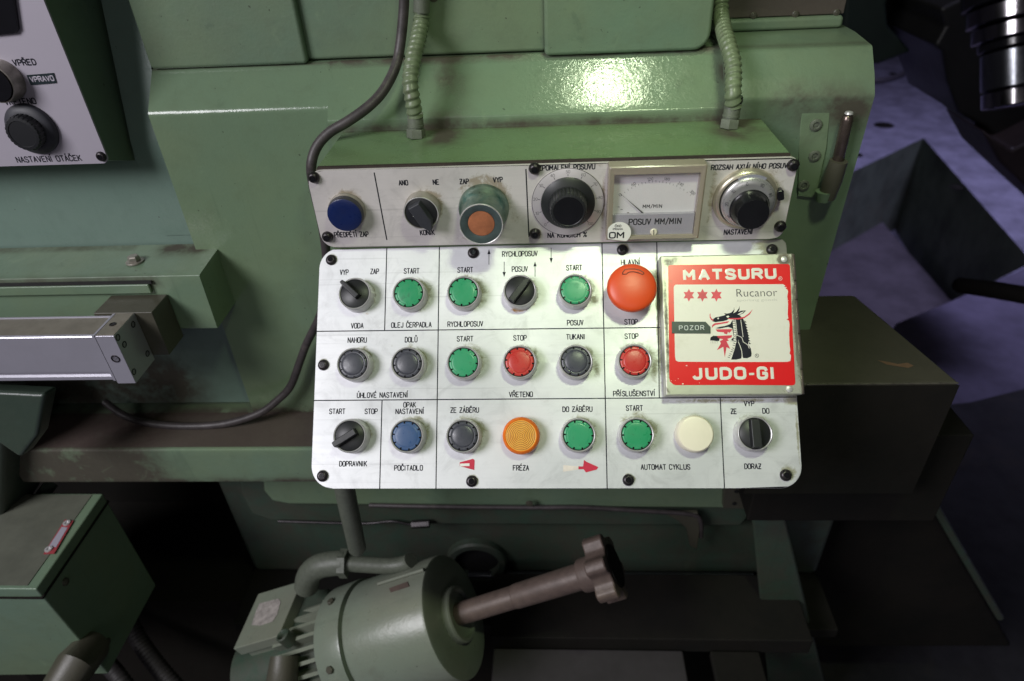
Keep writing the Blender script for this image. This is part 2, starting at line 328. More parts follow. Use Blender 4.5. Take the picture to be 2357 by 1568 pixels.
# ------------------------------------------------------------------ stroke lettering
O_ = [(0, 1.3), (0, 4.7), (.35, 5.6), (1.2, 6), (2.8, 6), (3.65, 5.6), (4, 4.7), (4, 1.3), (3.65, .4), (2.8, 0), (1.2, 0), (.35, .4), (0, 1.3)]
GL = {
 'A': [[(0, 0), (2, 6), (4, 0)], [(.7, 2), (3.3, 2)]], 'B': [[(0, 0), (0, 6), (2.6, 6), (3.6, 5.3), (3.6, 3.8), (2.7, 3.15), (0, 3.15)], [(2.7, 3.15), (4, 2.3), (4, .9), (2.9, 0), (0, 0)]],
 'C': [[(4, 4.6), (3.6, 5.6), (2.8, 6), (1.2, 6), (.35, 5.6), (0, 4.7), (0, 1.3), (.35, .4), (1.2, 0), (2.8, 0), (3.6, .4), (4, 1.4)]],
 'D': [[(0, 0), (0, 6), (2.3, 6), (3.5, 5.3), (4, 4.3), (4, 1.7), (3.5, .7), (2.3, 0), (0, 0)]], 'E': [[(3.7, 6), (0, 6), (0, 0), (3.7, 0)], [(0, 3.1), (3, 3.1)]],
 'F': [[(3.7, 6), (0, 6), (0, 0)], [(0, 3.1), (3, 3.1)]], 'G': [[(4, 4.7), (3.6, 5.6), (2.8, 6), (1.2, 6), (.35, 5.6), (0, 4.7), (0, 1.3), (.35, .4), (1.2, 0), (2.8, 0), (3.7, .5), (4, 1.4), (4, 2.9), (2.3, 2.9)]],
 'H': [[(0, 0), (0, 6)], [(4, 0), (4, 6)], [(0, 3), (4, 3)]], 'I': [[(.5, 0), (.5, 6)]], 'J': [[(3.2, 6), (3.2, 1.2), (2.7, .3), (1.6, 0), (.6, .3), (.2, 1.2)]],
 'K': [[(0, 0), (0, 6)], [(3.8, 6), (0, 2.2)], [(1.3, 3.4), (4, 0)]], 'L': [[(0, 6), (0, 0), (3.6, 0)]], 'M': [[(0, 0), (0, 6), (2.2, 2.2), (4.4, 6), (4.4, 0)]],
 'N': [[(0, 0), (0, 6), (4, 0), (4, 6)]], 'O': [O_], 'P': [[(0, 0), (0, 6), (2.8, 6), (3.8, 5.3), (4, 4.4), (3.8, 3.4), (2.8, 2.7), (0, 2.7)]],
 'R': [[(0, 0), (0, 6), (2.8, 6), (3.8, 5.3), (4, 4.5), (3.8, 3.6), (2.8, 2.9), (0, 2.9)], [(2.2, 2.9), (4, 0)]],
 'S': [[(3.8, 4.8), (3.3, 5.7), (2.3, 6), (1.4, 6), (.4, 5.6), (.1, 4.6), (.5, 3.6), (3.4, 2.5), (4, 1.5), (3.6, .4), (2.6, 0), (1.3, 0), (.4, .4), (0, 1.3)]],
 'T': [[(0, 6), (4, 6)], [(2, 6), (2, 0)]], 'U': [[(0, 6), (0, 1.3), (.4, .4), (1.3, 0), (2.7, 0), (3.6, .4), (4, 1.3), (4, 6)]], 'V': [[(0, 6), (2, 0), (4, 6)]],
 'X': [[(0, 0), (4, 6)], [(0, 6), (4, 0)]], 'Y': [[(0, 6), (2, 2.8), (4, 6)], [(2, 2.8), (2, 0)]], 'Z': [[(0, 6), (4, 6), (0, 0), (4, 0)]],
 '0': [[(x * .8, y) for x, y in O_]], '1': [[(.4, 4.8), (1.7, 6), (1.7, 0)]], '2': [[(0, 4.8), (.5, 5.7), (1.6, 6), (2.7, 5.6), (3.1, 4.6), (2.6, 3.2), (0, 0), (3.2, 0)]],
 '3': [[(.1, 5.2), (1, 6), (2.3, 6), (3.1, 5.2), (3.1, 4), (2.3, 3.2), (1.2, 3.2)], [(2.3, 3.2), (3.3, 2.3), (3.3, .9), (2.4, 0), (.9, 0), (0, .8)]],
 '4': [[(2.5, 0), (2.5, 6), (0, 1.7), (3.4, 1.7)]], '5': [[(3, 6), (.5, 6), (.3, 3.4), (1.5, 3.8), (2.7, 3.5), (3.3, 2.4), (3.2, 1), (2.3, 0), (1, 0), (.1, .8)]],
 '6': [[(2.9, 5.4), (2, 6), (1.1, 5.8), (.2, 4.3), (0, 2.2), (.3, .7), (1.3, 0), (2.3, .1), (3.1, .9), (3.2, 2.2), (2.6, 3.2), (1.5, 3.5), (.2, 2.7)]],
 '7': [[(0, 6), (3.3, 6), (1.1, 0)]], '8': [[(1.6, 3.2), (.5, 3.9), (.4, 5.2), (1.6, 6), (2.8, 5.2), (2.7, 3.9), (1.6, 3.2), (.2, 2.3), (.1, .9), (1.6, 0), (3.1, .9), (3, 2.3), (1.6, 3.2)]],
 '9': [[(.3, .6), (1.2, 0), (2.1, .2), (3, 1.7), (3.2, 3.8), (2.9, 5.3), (1.9, 6), (.9, 5.9), (.1, 5.1), (0, 3.8), (.6, 2.8), (1.7, 2.5), (3, 3.3)]],
 '%': [[(0, 0), (4.4, 6)], circ(.8, 5, .75, 8), circ(3.6, 1, .75, 8)], '/': [[(0, -.6), (2.8, 6.6)]], '-': [[(.3, 3), (2.6, 3)]], '.': [[(.3, 0), (.4, .1)]]}
ACC = {'Č': 'Cv', 'Ř': 'Rv', 'Ě': 'Ev', 'Š': 'Sv', 'Á': "A'", 'Í': "I'", 'É': "E'", 'Ú': "U'", 'Ů': 'Uo', 'Ƶ': 'Zb'}
ADV = {'I': 1.6, '1': 2.2, 'M': 5, ' ': 2.6, '.': 1, 'J': 3.6, '-': 3, '/': 3, '%': 4.6, '0': 3.3}
for d in '23456789': ADV[d] = 3.3
def textlines(s, gap=1.55, x0=0):
    out = []; x = x0
    for ch in s:
        acc = None; c = ch
        if ch in ACC: c, acc = ACC[ch][0], ACC[ch][1]
        w = ADV.get(c, 4)
        for pl in GL.get(c, []): out.append([(x + a, b) for a, b in pl])
        m = x + (w / 2 if c != 'I' else .5)
        if acc == 'v': out.append([(m - 1, 8), (m, 7), (m + 1, 8)])
        if acc == "'": out.append([(m - .2, 7), (m + .8, 8.2)])
        if acc == 'o': out.append(circ(m, 7.6, .6, 8))
        if acc == 'b': out.append([(m - 1.1, 3), (m + 1.1, 3)])
        x += w + gap
    return out, x - gap
def caption(parent, F, fn, s, px, py, wpx=None, cap=10, w=.00034, mat=None, rot=0, name='caption', h=0, z0=.00004):
    ln, tw = textlines(s); x, y = fn(px, py, h)
    hh = abs(fn(px, py - cap / 2, h)[1] - fn(px, py + cap / 2, h)[1]); sc = hh / 6
    if wpx: sx = abs(fn(px + wpx / 2, py, h)[0] - fn(px - wpx / 2, py, h)[0]) / tw
    else: sx = sc * .80
    mb = MB()
    for pl in ln: mb.stroke([((a - tw / 2) * sx, (b - 3) * sc) for a, b in pl], w, .00007, z0)
    return mb.obj(name, mat or M_ink, parent, F @ T(x, y, h, rot))
def fonttext(s, bold=0.0, name='lettering'):
    cu = bpy.data.curves.new(name, 'FONT'); cu.body = s; cu.size = 1; cu.offset = bold; cu.extrude = 0; cu.resolution_u = 4
    o = bpy.data.objects.new('tmp', cu); COL.objects.link(o); dg = bpy.context.evaluated_depsgraph_get()
    me = bpy.data.meshes.new_from_object(o.evaluated_get(dg)); bpy.data.objects.remove(o); bpy.data.curves.remove(cu); return me
def fitted(me, x0, x1, y0, y1, z, mat):
    c = np.array([v.co[:] for v in me.vertices]); mn = c.min(0); mx = c.max(0)
    for v in me.vertices:
        v.co.x = x0 + (v.co.x - mn[0]) / (mx[0] - mn[0]) * (x1 - x0); v.co.y = y0 + (v.co.y - mn[1]) / (mx[1] - mn[1]) * (y1 - y0); v.co.z = z
    me.materials.clear(); me.materials.append(mat); return me

# ================================================================== THE MACHINE
SEAMS = []   # grease and swarf lines in the creases, plus painted lower-left shade: (p0, p1, radius, strength)
def seam(p, q, r=.006, s=.8): SEAMS.append((np.array(p, float), np.array(q, float), r, s))
def grime_shade_fn(base=0.):
    def fn(c):
        g = np.full(len(c), base)
        for p, q, r, s in SEAMS:
            d = q - p; L = max(1e-9, d.dot(d)); tt = np.clip(((c - p) @ d) / L, 0, 1); x = np.linalg.norm(c - p - tt[:, None] * d, axis=1)
            g = np.maximum(g, s * np.exp(-(x / r) ** 2))
        return g
    return fn
XL, XM0, XM1, XR = -.3516, -.190, .150, .2715
seam((XM0, .6165, 1.3650), (XR, .6165, 1.3650), .0028, 1.); seam((XL, .6165, 1.3648), (XM0, .6165, 1.3648), .002, .7)
seam((-.19, .577, 1.3155), (.19, .577, 1.3155), .0036, .95); seam((XM1 + .003, .60, 1.30), (XM1 + .003, .60, 1.36), .007, 1.)
seam((-.085, .572, 1.3155), (-.085, .552, 1.3155), .017, .9); seam((.155, .568, 1.3155), (.155, .548, 1.3155), .020, 1.0)
seam((-.45, .586, .984), (.3, .586, .984), .008, 1.); seam((-.45, .5245, .934), (.3, .5245, .934), .005, .7)
seam((.2, .586, 1.325), (.26, .583, 1.318), .016, .75); seam((-.085, .60, 1.34), (-.083, .60, 1.42), .012, .85)
seam((-.178, .488, 1.3155), (.178, .488, 1.3155), .0045, .95)
seam((-.9, .525, .955), (-.49, .525, .955), .045, 1.2); seam((-.9, .59, 1.02), (-.45, .588, 1.02), .040, 1.0); seam((-.9, .56, .985), (-.47, .56, .985), .04, 1.)  # broad dark blots painting the shadow over ledge and casting, lower left
machine = thing('milling_machine', (-.04, .62, 0), 'large green painted machine casting that carries the button console in front of it', 'machine')
def extrude_profile(name, x0, x1, prof, mat, parent=None, step=.006, caps=True, bev=0, **k):
    """prof: list of (Y, z), walked so that the seen side is on the left hand; subdivided for the grime mask"""
    pr = [prof[0]]
    for a, b in zip(prof[:-1], prof[1:]):
        L = math.hypot(b[0] - a[0], b[1] - a[1]); m = max(1, int(min(40, L / step)))
        pr += [(a[0] + (b[0] - a[0]) * i / m, a[1] + (b[1] - a[1]) * i / m) for i in range(1, m + 1)]
    nx = max(1, int((x1 - x0) / step)); n = len(pr); vs = [(x0 + (x1 - x0) * i / nx, y, z) for i in range(nx + 1) for y, z in pr]
    fs = [(i * n + j, (i + 1) * n + j, (i + 1) * n + j + 1, i * n + j + 1) for i in range(nx) for j in range(n - 1)]
    mb = MB().add(vs, fs)
    if caps:
        for i in (0, nx):
            mb.add([(x0 + (x1 - x0) * i / nx, y, z) for y, z in prof], [tuple(range(len(prof)))[::(-1 if i == 0 else 1)]])
    o = mb.obj(name, mat, parent, smooth=28, **k); setmask(o, grime_shade_fn()); return o
def rnd(prof, r, n=4):
    """round the inner corners of a profile"""
    out = [prof[0]]
    for a, b, c in zip(prof[:-2], prof[1:-1], prof[2:]):
        a, b, c = map(np.array, (a, b, c)); u = (a - b) / np.linalg.norm(a - b); v = (c - b) / np.linalg.norm(c - b)
        p, q = b + u * r, b + v * r
        for i in range(n + 1): t = i / n; out.append(tuple(p * (1 - t) ** 2 + 2 * b * t * (1 - t) + q * t * t))
    return out + [prof[-1]]
front = rnd([(.90, 1.3655), (.617, 1.3648), (.586, 1.3338), (.586, .984)], .0035)
extrude_profile('casting', XL, XM0 + .001, front + [(.90, .984)], M_gloss, machine)
Z2, Z3 = 1.3660, 1.3640
mid = rnd([(.90, 1.3657), (.617, 1.3650), (.5772, 1.3252), (.5772, 1.10)], .0015)
extrude_profile('casting_boss', XM0, XM1, mid + [(.90, 1.10)], M_gloss, machine)
rt = rnd([(.90, 1.367), (.6494, 1.366), (.610, 1.3630), (.5925, 1.3440), (.5825, 1.330), (.5905, 1.12), (.5905, .984)], .0025)
extrude_profile('casting', XM1 - .001, XR, rt + [(.90, .984)], M_green, machine)
extrude_profile('casting', XM0 - .002, XM1 + .002, [(.90, 1.2), (.588, 1.2), (.588, .984), (.90, .984)], M_green, machine)
# rounded corner post beside the boss
MB().prism(rrect(XM1 - .006, XM1 + .004, .5775, .70, .004), 1.12, 1.325).obj('corner_fillet', M_green, machine, smooth=40)
# upper door panels standing on the ledge
xa = onY(693, 100, .607)[0]; xb = onY(1252, 60, .607)[0]; xc = onY(1645, 60, .600)[0]
def panel(name, x0, x1, y, z0, z1, mat, th=.03, r=.004, rs=None):
    M = mat4((1, 0, 0), (0, 0, 1), (0, -1, 0), (0, y + th, 0))
    o = MB().prism(rrect(x0, x1, z0, z1, r, rs=rs), 0, th).obj(name, mat, machine, M, bev=.0035, seg=4); return o
p1 = panel('door_panel', XL + .001, xa, .6120, 1.3645, 1.62, M_green, th=.05)
p3 = panel('door_panel', xb, xc, .6100, Z3, 1.62, M_green, th=.05, rs=[.004, .004, .004, .014])
p2 = panel('back_panel', xa - .002, xb + .002, .6190, Z2, 1.62, M_green)
p4 = panel('back_panel', xc - .01, XR - .006, .664, 1.3665, 1.377, M_green)
for p in (p1, p2, p3, p4): a = p.data.attributes.new('grime_shade', 'FLOAT', 'POINT'); a.data.foreach_set('value', [.06] * len(p.data.vertices))
# brown bolted strip at the top right
ps = panel('bolted_strip', xc - .005, XR - .006, .668, 1.3775, 1.402, M_brown, th=.02, r=.001)
panel('bolted_strip', xc - .005, XR - .004, .660, 1.4025, 1.46, M_brown, th=.028, r=.001)
sc = MB().lathe([(.0030, 0), (.0030, .0016), (.0022, .0024)], 16).lathe([(.0015, .0025), (.0013, .0026)], 6).mesh('strip_screw', M_olive, 40)
for px, py in ((1733, 36), (1829, 33), (1924, 29)):
    p = onY(px, py, .668); link('strip_screw', sc, machine, mat4((1, 0, 0), (0, 0, 1), (0, -1, 0), (p[0], .668, p[2])))
# ledge below the main face
extrude_profile('lower_ledge', -.62, .262, rnd([(.90, .9838), (.5243, .9838), (.5243, .931), (.90, .931)], .003), M_green, machine)
o = MB().grid((-.62, .528, .9845), (.262, .528, .9845), (.262, .5855, .9845), (-.62, .5855, .9845), 80, 8).obj('oily_ledge_plate', M_brown, machine); setmask(o, grime_shade_fn(.25))

# column to the left, and the guide bar in front of it
column = machine
o = extrude_profile('column_face', -1.25, XL - .0005, [(.95, 1.9), (.70, 1.70), (.640, 1.42), (.600, 1.285), (.598, .99), (.95, .99)], M_blueg, column, step=.02)
extrude_profile('column_rib', XL - .034, XL - .0008, rnd([(.72, 1.72), (.6335, 1.42), (.5985, 1.300), (.5985, 1.21)], .01), M_blueg, column, step=.02, caps=True)

bar = thing('guide_bar', (-.6, .56, 1.13), 'long green guide bar with a black wiper strip, above the aluminium scale', 'guide bar')
XB = -.3294
seam((-1.2, .5375, 1.1915), (XB - .045, .5375, 1.1915), .0045, 1.); seam((XB - .02, .59, 1.201), (XB - .05, .59, 1.2), .012, .9); seam((-1.2, .594, 1.201), (-.42, .594, 1.201), .004, .7)
bp = rnd([(.597, 1.2006), (.5395, 1.1966), (.5385, 1.1366), (.597, 1.1366)], .0012, 3)
extrude_profile('bar_body', -1.2, XB, bp, M_green, bar)
MB().box(-1.2, XB - .050, .5350, .5388, 1.1800, 1.1900).obj('lip', M_green, bar, bev=.0012)
MB().box(-1.2, XB - .047, .5362, .5384, 1.1901, 1.1930).obj('wiper_strip', M_rub, bar)
p = onz(309, 598, 1.201)
b = MB().lathe([(.0085, 0), (.0085, .0012), (.0082, .0015)], 24).lathe([(.0056, .0015), (.0056, .0058), (.0046, .0068)], 6, M=Matrix.Rotation(.3, 4, 'Z')).obj('hex_bolt', M_collar_d, bar, T(p[0], p[1], 1.1985), smooth=35)
# linear scale with its bracket
scale = thing('linear_scale', (-.6, .49, 1.12), 'silver aluminium linear scale with a bolted end cap, below the green guide bar', 'measuring scale')
XE = -.3828
z1s, z0s = 1.1758, 1.1262; yf, yb = .4705, .5065
rot = mat4((0, 1, 0), (0, 0, 1), (1, 0, 0), (0, 0, 0))
def scp(x0, x1, poly, name, mat, parent=scale, **k): return MB().prism(poly, x0, x1).obj(name, mat, parent, rot, **k)
prof = [(yf, z1s - .001), (yf + .001, z1s), (yf + .0038, z1s), (yf + .004, z1s - .0008), (yb - .005, z1s - .0008), (yb - .0045, z1s + .0004), (yb - .003, z1s + .0004), (yb - .003, z0s), (yf + .001, z0s), (yf, z0s + .001), (yf, z0s + .0045), (yf + .002, z0s + .006), (yf + .002, z0s + .0085), (yf, z0s + .010)]
scp(-1.2, XE - .021, prof, 'scale_beam', M_alu, smooth=None)
MB().box(-1.2, XE - .0212, yf + .0045, yb - .0052, z1s - .0007, z1s - .0003).obj('oily_cover_strip', M_alutop, scale)
scp(XE - .0208, XE - .0186, [(yf - .0004, z0s), (yb, z0s), (yb, z1s + .0008), (yf - .0004, z1s + .0008)], 'end_gasket', M_alu)
scp(XE - .0186, XE - .0176, [(yf, z0s), (yb, z0s), (yb, z1s), (yf, z1s)], 'rubber_seal', M_rub)
scp(XE - .0176, XE, [(yf - .0012, z0s - .003), (yb, z0s - .003), (yb, z1s + .001), (yf - .0012, z1s + .001)], 'end_cap', M_alu, bev=.0006)
MB().box(XE - .0172, XE - .0004, yf, yb - .0005, z1s + .0011, z1s + .0014).obj('cap_top_stain', M_alutop, scale)
ring = MB().lathe([(.0035, 0), (.0035, .0004), (.0027, .0005), (.0020, -.0012)], 24).mesh('cap_screw', M_screw, 40)
FRm = lambda x, y, z: mat4((1, 0, 0), (0, 0, 1), (0, -1, 0), (x, y, z))
p = onY(368 * 1.0, 964 * 1.0, yf)
p = onY(266, 826, yf - .0012); link('cap_screw', ring, scale, FRm(p[0], yf - .0012, p[2]) @ Matrix.Scale(1.15, 4))
p = onz(260, 748, z1s + .001); link('cap_screw', ring, scale, T(p[0], p[1], z1s + .0016) @ Matrix.Scale(.85, 4))
hole = MB().lathe([(.0027, 0), (.0027, .0003), (.0020, .0004), (.0018, -.001)], 20).mesh('end_screw', M_blackg, 40)
for px, py in ((271, 777), (286, 793), (306, 747), (308, 856), (339, 814)):
    p = onX(px, py, XE); link('end_screw', hole, scale, mat4((0, 1, 0), (0, 0, 1), (1, 0, 0), (XE, p[1], p[2])) @ Matrix.Scale(1.15, 4))
xm = onz(339, 681, 1.198)[0]
MB().hexa([(xm - .062, yb, 1.128), (xm - .006, yb, 1.128), (xm - .006, .5384, 1.128), (xm - .062, .5384, 1.128), (xm - .062, yb, 1.1772), (xm - .006, yb, 1.1772), (xm - .006, .5384, 1.1772), (xm - .062, .5384, 1.1772)]).obj('mounting_block', M_olive, scale, bev=.0008)

# ================================================================== CONDUITS AND CABLES
def place3(lst): return catmull([onY(px, py, Y) for px, py, Y in lst], 10)
def resample(pts, step):
    P = [np.array(p) for p in pts]; out = [P[0]]; acc = 0
    d = [0]
    for a, b in zip(P[:-1], P[1:]): d.append(d[-1] + np.linalg.norm(b - a))
    n = int(d[-1] / step); A = np.array(P)
    return [np.array([np.interp(d[-1] * i / n, d, A[:, k]) for k in range(3)]) for i in range(n + 1)]
def conduit(label, path, r, pitch, base, fit_top, top_sleeve=None):
    t_ = thing('armoured_conduit', base, label, 'conduit', 'armoured conduits entering the console top')
    pts = resample(place3(path), pitch / 7)
    mod = lambda k, a: 1 + .085 * math.sin(2 * math.pi * k / 7 - a) + .03 * math.sin(4 * math.pi * k / 7 - 2 * a)
    MB().sweep(pts, r, 20, mod=mod).obj('ribbed_hose', M_cond, t_, smooth=60)
    b = Vector([float(v) for v in base]); e = Vector([float(v) for v in fit_top]); z = (e - b).normalized(); x = z.orthogonal().normalized(); y = z.cross(x)
    M = mat4(x, y, z, b); L = (e - b).length
    MB().lathe([(r * 1.26, 0), (r * 1.26, .0062), (r * 1.18, .0070)], 6).obj('hex_nut', M_fit, t_, M @ Matrix.Rotation(.5, 4, 'Z'), smooth=30)
    MB().lathe([(r * 1.02, .0070), (r * 1.02, .0082), (r * 1.10, .0085), (r * 1.10, L * .55), (r * 1.04, L * .56), (r * 1.04, L - .001), (r * .98, L), (r * .9, L)], 32).obj('ferrule', M_fit, t_, M, smooth=40)
    MB().lathe([(r * 1.03, 0), (r * 1.06, .0006), (r * 1.03, .0012)], 32).obj('edge_ring', M_collar, t_, M @ Matrix.Translation((0, 0, L)), smooth=60)
    if top_sleeve:
        a = onY(*top_sleeve[0]); c = onY(*top_sleeve[1]); MB().sweep([a, c], r * 1.08, 24).obj('sleeve', M_fit, t_, smooth=50)
    return t_
pb = onz(958, 316, 1.3155); pt = onY(955, 262, float(pb[1]) + .002)
conduit('green ribbed conduit beside the black cable, left one on the console top', [(955, 268, float(pb[1]) + .001), (950, 235, float(pb[1])), (944, 190, .560), (950, 140, .572), (962, 90, .590), (969, 45, .606), (971, -40, .608)],
        .0063, .0056, (pb[0], pb[1], 1.3155), pt, ((970, 28, .606), (971, -60, .606)))
pb = onz(1677, 294, 1.3155); pt = onY(1687, 240, float(pb[1]) + .002)
conduit('green ribbed conduit with a bare black end, right one on the console top', [(1687, 246, float(pb[1]) + .001), (1686.5, 212, float(pb[1])), (1687.5, 175, .566), (1685, 140, .575), (1675, 103, .590), (1664, 66, .615), (1659, 28, .640), (1661, -40, .65)],
        .0063, .0056, (pb[0], pb[1], 1.3155), pt)
pb = onz(1677, 294, 1.3155)
MB().lathe([(.0066, 0), (.0069, .0008), (.0069, .0042), (.0064, .005)], 28).obj('bare_end_band', M_blackg, [o for o in WM if o.name.startswith('armoured_conduit')][-1], mat4((1, 0, 0), (0, 1, 0), (0, 0, 1), (pt[0] + .0002, pt[1], pt[2] + .0012)), smooth=40)
cable = thing('black_cable', (-.19, .52, 1.25), 'thick black rubber cable looping down behind the left edge of the panels', 'cable')
path = [(930, -60, .603), (929, 20, .603), (920, 110, .598), (908, 160, .588), (880, 212, .574), (845, 248, .563), (800, 280, .556), (757, 306, .552), (728, 340, .546), (716, 385, .54), (724, 440, .545), (742, 520, .55), (752, 600, .556), (750, 670, .562), (735, 730, .568), (706, 790, .572), (691, 830, .573), (669, 888, .571), (640, 920, .568), (595, 952, .563), (514, 976, .560), (418, 981, .560), (337, 973, .564), (283, 955, .570), (240, 925, .578)]
MB().sweep(resample(place3(path), .004), .0043, 16).obj('cable_jacket', M_cable, cable, smooth=60)

# small clip at the top edge
clip = thing('hinge_clip', onY(1012, 5, .624), 'small grey green metal clip at the top edge beside the left conduit', 'clip')
p = onY(1018, 2, .624)
MB().prism(rrect(p[0] - .012, p[0] + .0125, p[2] - .006, p[2] + .02, .004), 0, .003).obj('clip_plate', M_fit, clip, mat4((1, 0, 0), (0, 0, 1), (0, -1, 0), (0, .627, 0)), bev=.0008)
MB().prism(rrect(p[0] - .016, p[0] + .001, p[2] - .0065, p[2] + .02, .005), 0, .003).obj('clip_plate', M_fit, clip, mat4((1, 0, 0), (0, 0, 1), (0, -1, 0), (0, .6238, 0)), bev=.0008)
MB().lathe([(.0042, 0), (.0042, .002), (.002, .0024), (.0018, .001)], 20).obj('clip_rivet', M_olive, clip, mat4((1, 0, 0), (0, 0, 1), (0, -1, 0), (p[0] - .0065, .6207, p[2] + .004)), smooth=40)

# ================================================================== RIGHT HAND BRACKET ON THE CASTING
brk = thing('hinge_bracket', onY(1880, 430, .588), 'green screwed hinge bracket with an oily steel rod, right of the upper panel', 'bracket')
FB = mat4((1, 0, 0), (0, 0, 1), (0, -1, 0), (0, .5875, 0))
def fb(px, py, h=0): p = onY(px, py, .5875 - h); return p[0], p[2]
q = [fb(1843, 254, .004), fb(1910, 258, .004), fb(1902, 340, .004), fb(1876, 456, .004), fb(1836, 452, .004), fb(1838, 340, .004)]
MB().prism(q, -.004, .0045).obj('bracket_plate', M_green, brk, FB, bev=.0008)
scw = MB().lathe([(.0052, 0), (.0050, .0012), (.0040, .0018), (.0028, .0018), (.0022, .0006)], 24).lathe([(.0019, .0008), (.0015, .0009)], 6).mesh('countersunk_screw', M_fit, 40)
for px, py in ((1877, 288), (1874, 359), (1849, 427)):
    x, y = fb(px, py, .0045); link('countersunk_screw', scw, brk, FB @ T(x, y, .0045))
a = onY(1952, 262, .574); b = onY(1922, 395, .574)
MB().sweep([a + (b - a) * t for t in (0, .03, .1, .97, 1)], [.0022, .0038, .0048, .0048, .003], 20).obj('steel_rod', plain('oily_steel_rod', (.22, .17, .15), .28, .8, var=.5, sc=60), brk, smooth=50)
MB().lathe([(.0036, 0), (.0030, .0016), (.001, .0022)], 16).obj('rod_tip', M_collar, brk, mat4((1, 0, 0), (0, 1, 0), (0, 0, 1), (a[0], a[1] - .001, a[2] + .0002)), smooth=50)
a2 = onY(1930, 370, .572); b2 = onY(1902, 455, .574)
MB().sweep([a2, a2 + (b2 - a2) * .5, b2], [.0075, .0082, .0072], 20).obj('rod_guide', M_olive, brk, smooth=50)
MB().sweep([onY(1897, 440, .573), onY(1893, 462, .573)], [.0075, .0060], 18).obj('guide_foot', M_green, brk, smooth=50)
for px, py, r in ((1895, 150, .0), ): pass

# ================================================================== THE CONSOLE
panel_t = thing('control_console', (0, .52, 1.06), 'green operator console with two brushed metal button panels, upright above and sloping below', 'control panel')
# housing: outline in (Y, z) extruded across x
hs = [(.574, 1.3155), (.4895, 1.3155), (.4890, 1.2500)]
p0 = CAM - DL * NL
def slope(v, dn=.003): p = p0 + UL * v - NL * dn; return (p[1], p[2])
hs += [slope(.158), slope(-.030), (slope(-.030)[0] + .02, slope(-.030)[1] - .006), (.577, 1.02), (.578, 1.3)]
def xprism(poly, x0, x1): return MB().prism(poly, x0, x1)
body = rnd([(.577, 1.3155), (.4895, 1.3155), (.4890, 1.2500)], .0012, 3)
extrude_profile('housing_top', -.1775, .1795, body, M_desk, panel_t, step=.004, caps=False)
MB().prism([(.4905, 1.3145), (.4900, 1.2505), slope(.1575, .004), slope(-.0285, .004), (slope(-.0285)[0] + .02, slope(-.0285)[1] - .006), (.575, 1.02), (.576, 1.3145)], -.1772, .1792).obj('housing', M_desk, panel_t, rot, label='green sheet metal box behind the two panels')

MB().box(-.1765, .1785, .4898, .4928, 1.3140, 1.3167).obj('dirty_gasket', plain('brown_gasket', (.035, .022, .018), .7, var=.5), panel_t)
for pts in (((1935, 296), (1962, 300), (1956, 318), (1936, 312), (1930, 305)), ((1880 + 130, 228), (2008, 240), (2000, 252), (1978, 250), (1984, 238), (1998, 226)), ((1975, 330), (1992, 345), (1990, 362), (1978, 368), (1968, 352)), ((1908, 236), (1920, 228), (1918, 240), (1904, 243))):
    yy = .5815 if pts[0][1] < 260 else .583
    q = [onY(px, py, .5818 + max(0, (1.33 - 0) * 0)) for px, py in pts]
    MB().prism([(v[0], v[2]) for v in q], 0, .0006).obj('rust_chip', plain('rust_chip', (.055, .025, .02), .8, var=.5), machine, mat4((1, 0, 0), (0, .035, 1), (0, -1, .035), (0, .5822, 0)))
# ---- the two plates as fine sheets that carry a mask of dirt and painted reflection
def platemesh(name, F, outline, th, mat, extra, r=.016):
    """rounded outline -> dense top sheet + rim"""
    xs = [p[0] for p in outline]; ys = [p[1] for p in outline]; mb = MB()
    n = len(outline)
    # rim
    vs = [(x, y, z) for z in (-th, -.0004) for x, y in outline] ; fs = [(i, (i + 1) % n, n + (i + 1) % n, n + i) for i in range(n)]
    ins = []
    cx, cy = sum(xs) / n, sum(ys) / n
    for x, y in outline: d = math.hypot(x - cx, y - cy); ins.append((x - (x - cx) / d * .0004, y - (y - cy) / d * .0004))
    vs += [(x, y, 0) for x, y in ins]; fs += [(n + i, n + (i + 1) % n, 2 * n + (i + 1) % n, 2 * n + i) for i in range(n)]
    mb.add(vs, fs)
    # scan lines across the convex outline
    P = np.array(ins); y0, y1 = P[:, 1].min(), P[:, 1].max(); ny = int((y1 - y0) / .0012); nx = int((P[:, 0].max() - P[:, 0].min()) / .0012)
    rows = []
    for j in range(ny + 1):
        y = min(max(y0 + (y1 - y0) * j / ny, y0 + 1e-6), y1 - 1e-6); X = []
        for i in range(n):
            a, b = P[i], P[(i + 1) % n]
            if (a[1] - y) * (b[1] - y) <= 0 and abs(a[1] - b[1]) > 1e-12: X.append(a[0] + (b[0] - a[0]) * (y - a[1]) / (b[1] - a[1]))
        rows.append((min(X), max(X), y))
    vs = [(a + (b - a) * i / nx, y, 0) for a, b, y in rows for i in range(nx + 1)]
    fs = [(j * (nx + 1) + i, j * (nx + 1) + i + 1, (j + 1) * (nx + 1) + i + 1, (j + 1) * (nx + 1) + i) for j in range(ny) for i in range(nx)]
    mb.add(vs, fs)
    o = mb.obj(name, mat, panel_t, F); setmask(o, extra[0], 'grime_shade'); setmask(o, extra[1], 'rust'); return o
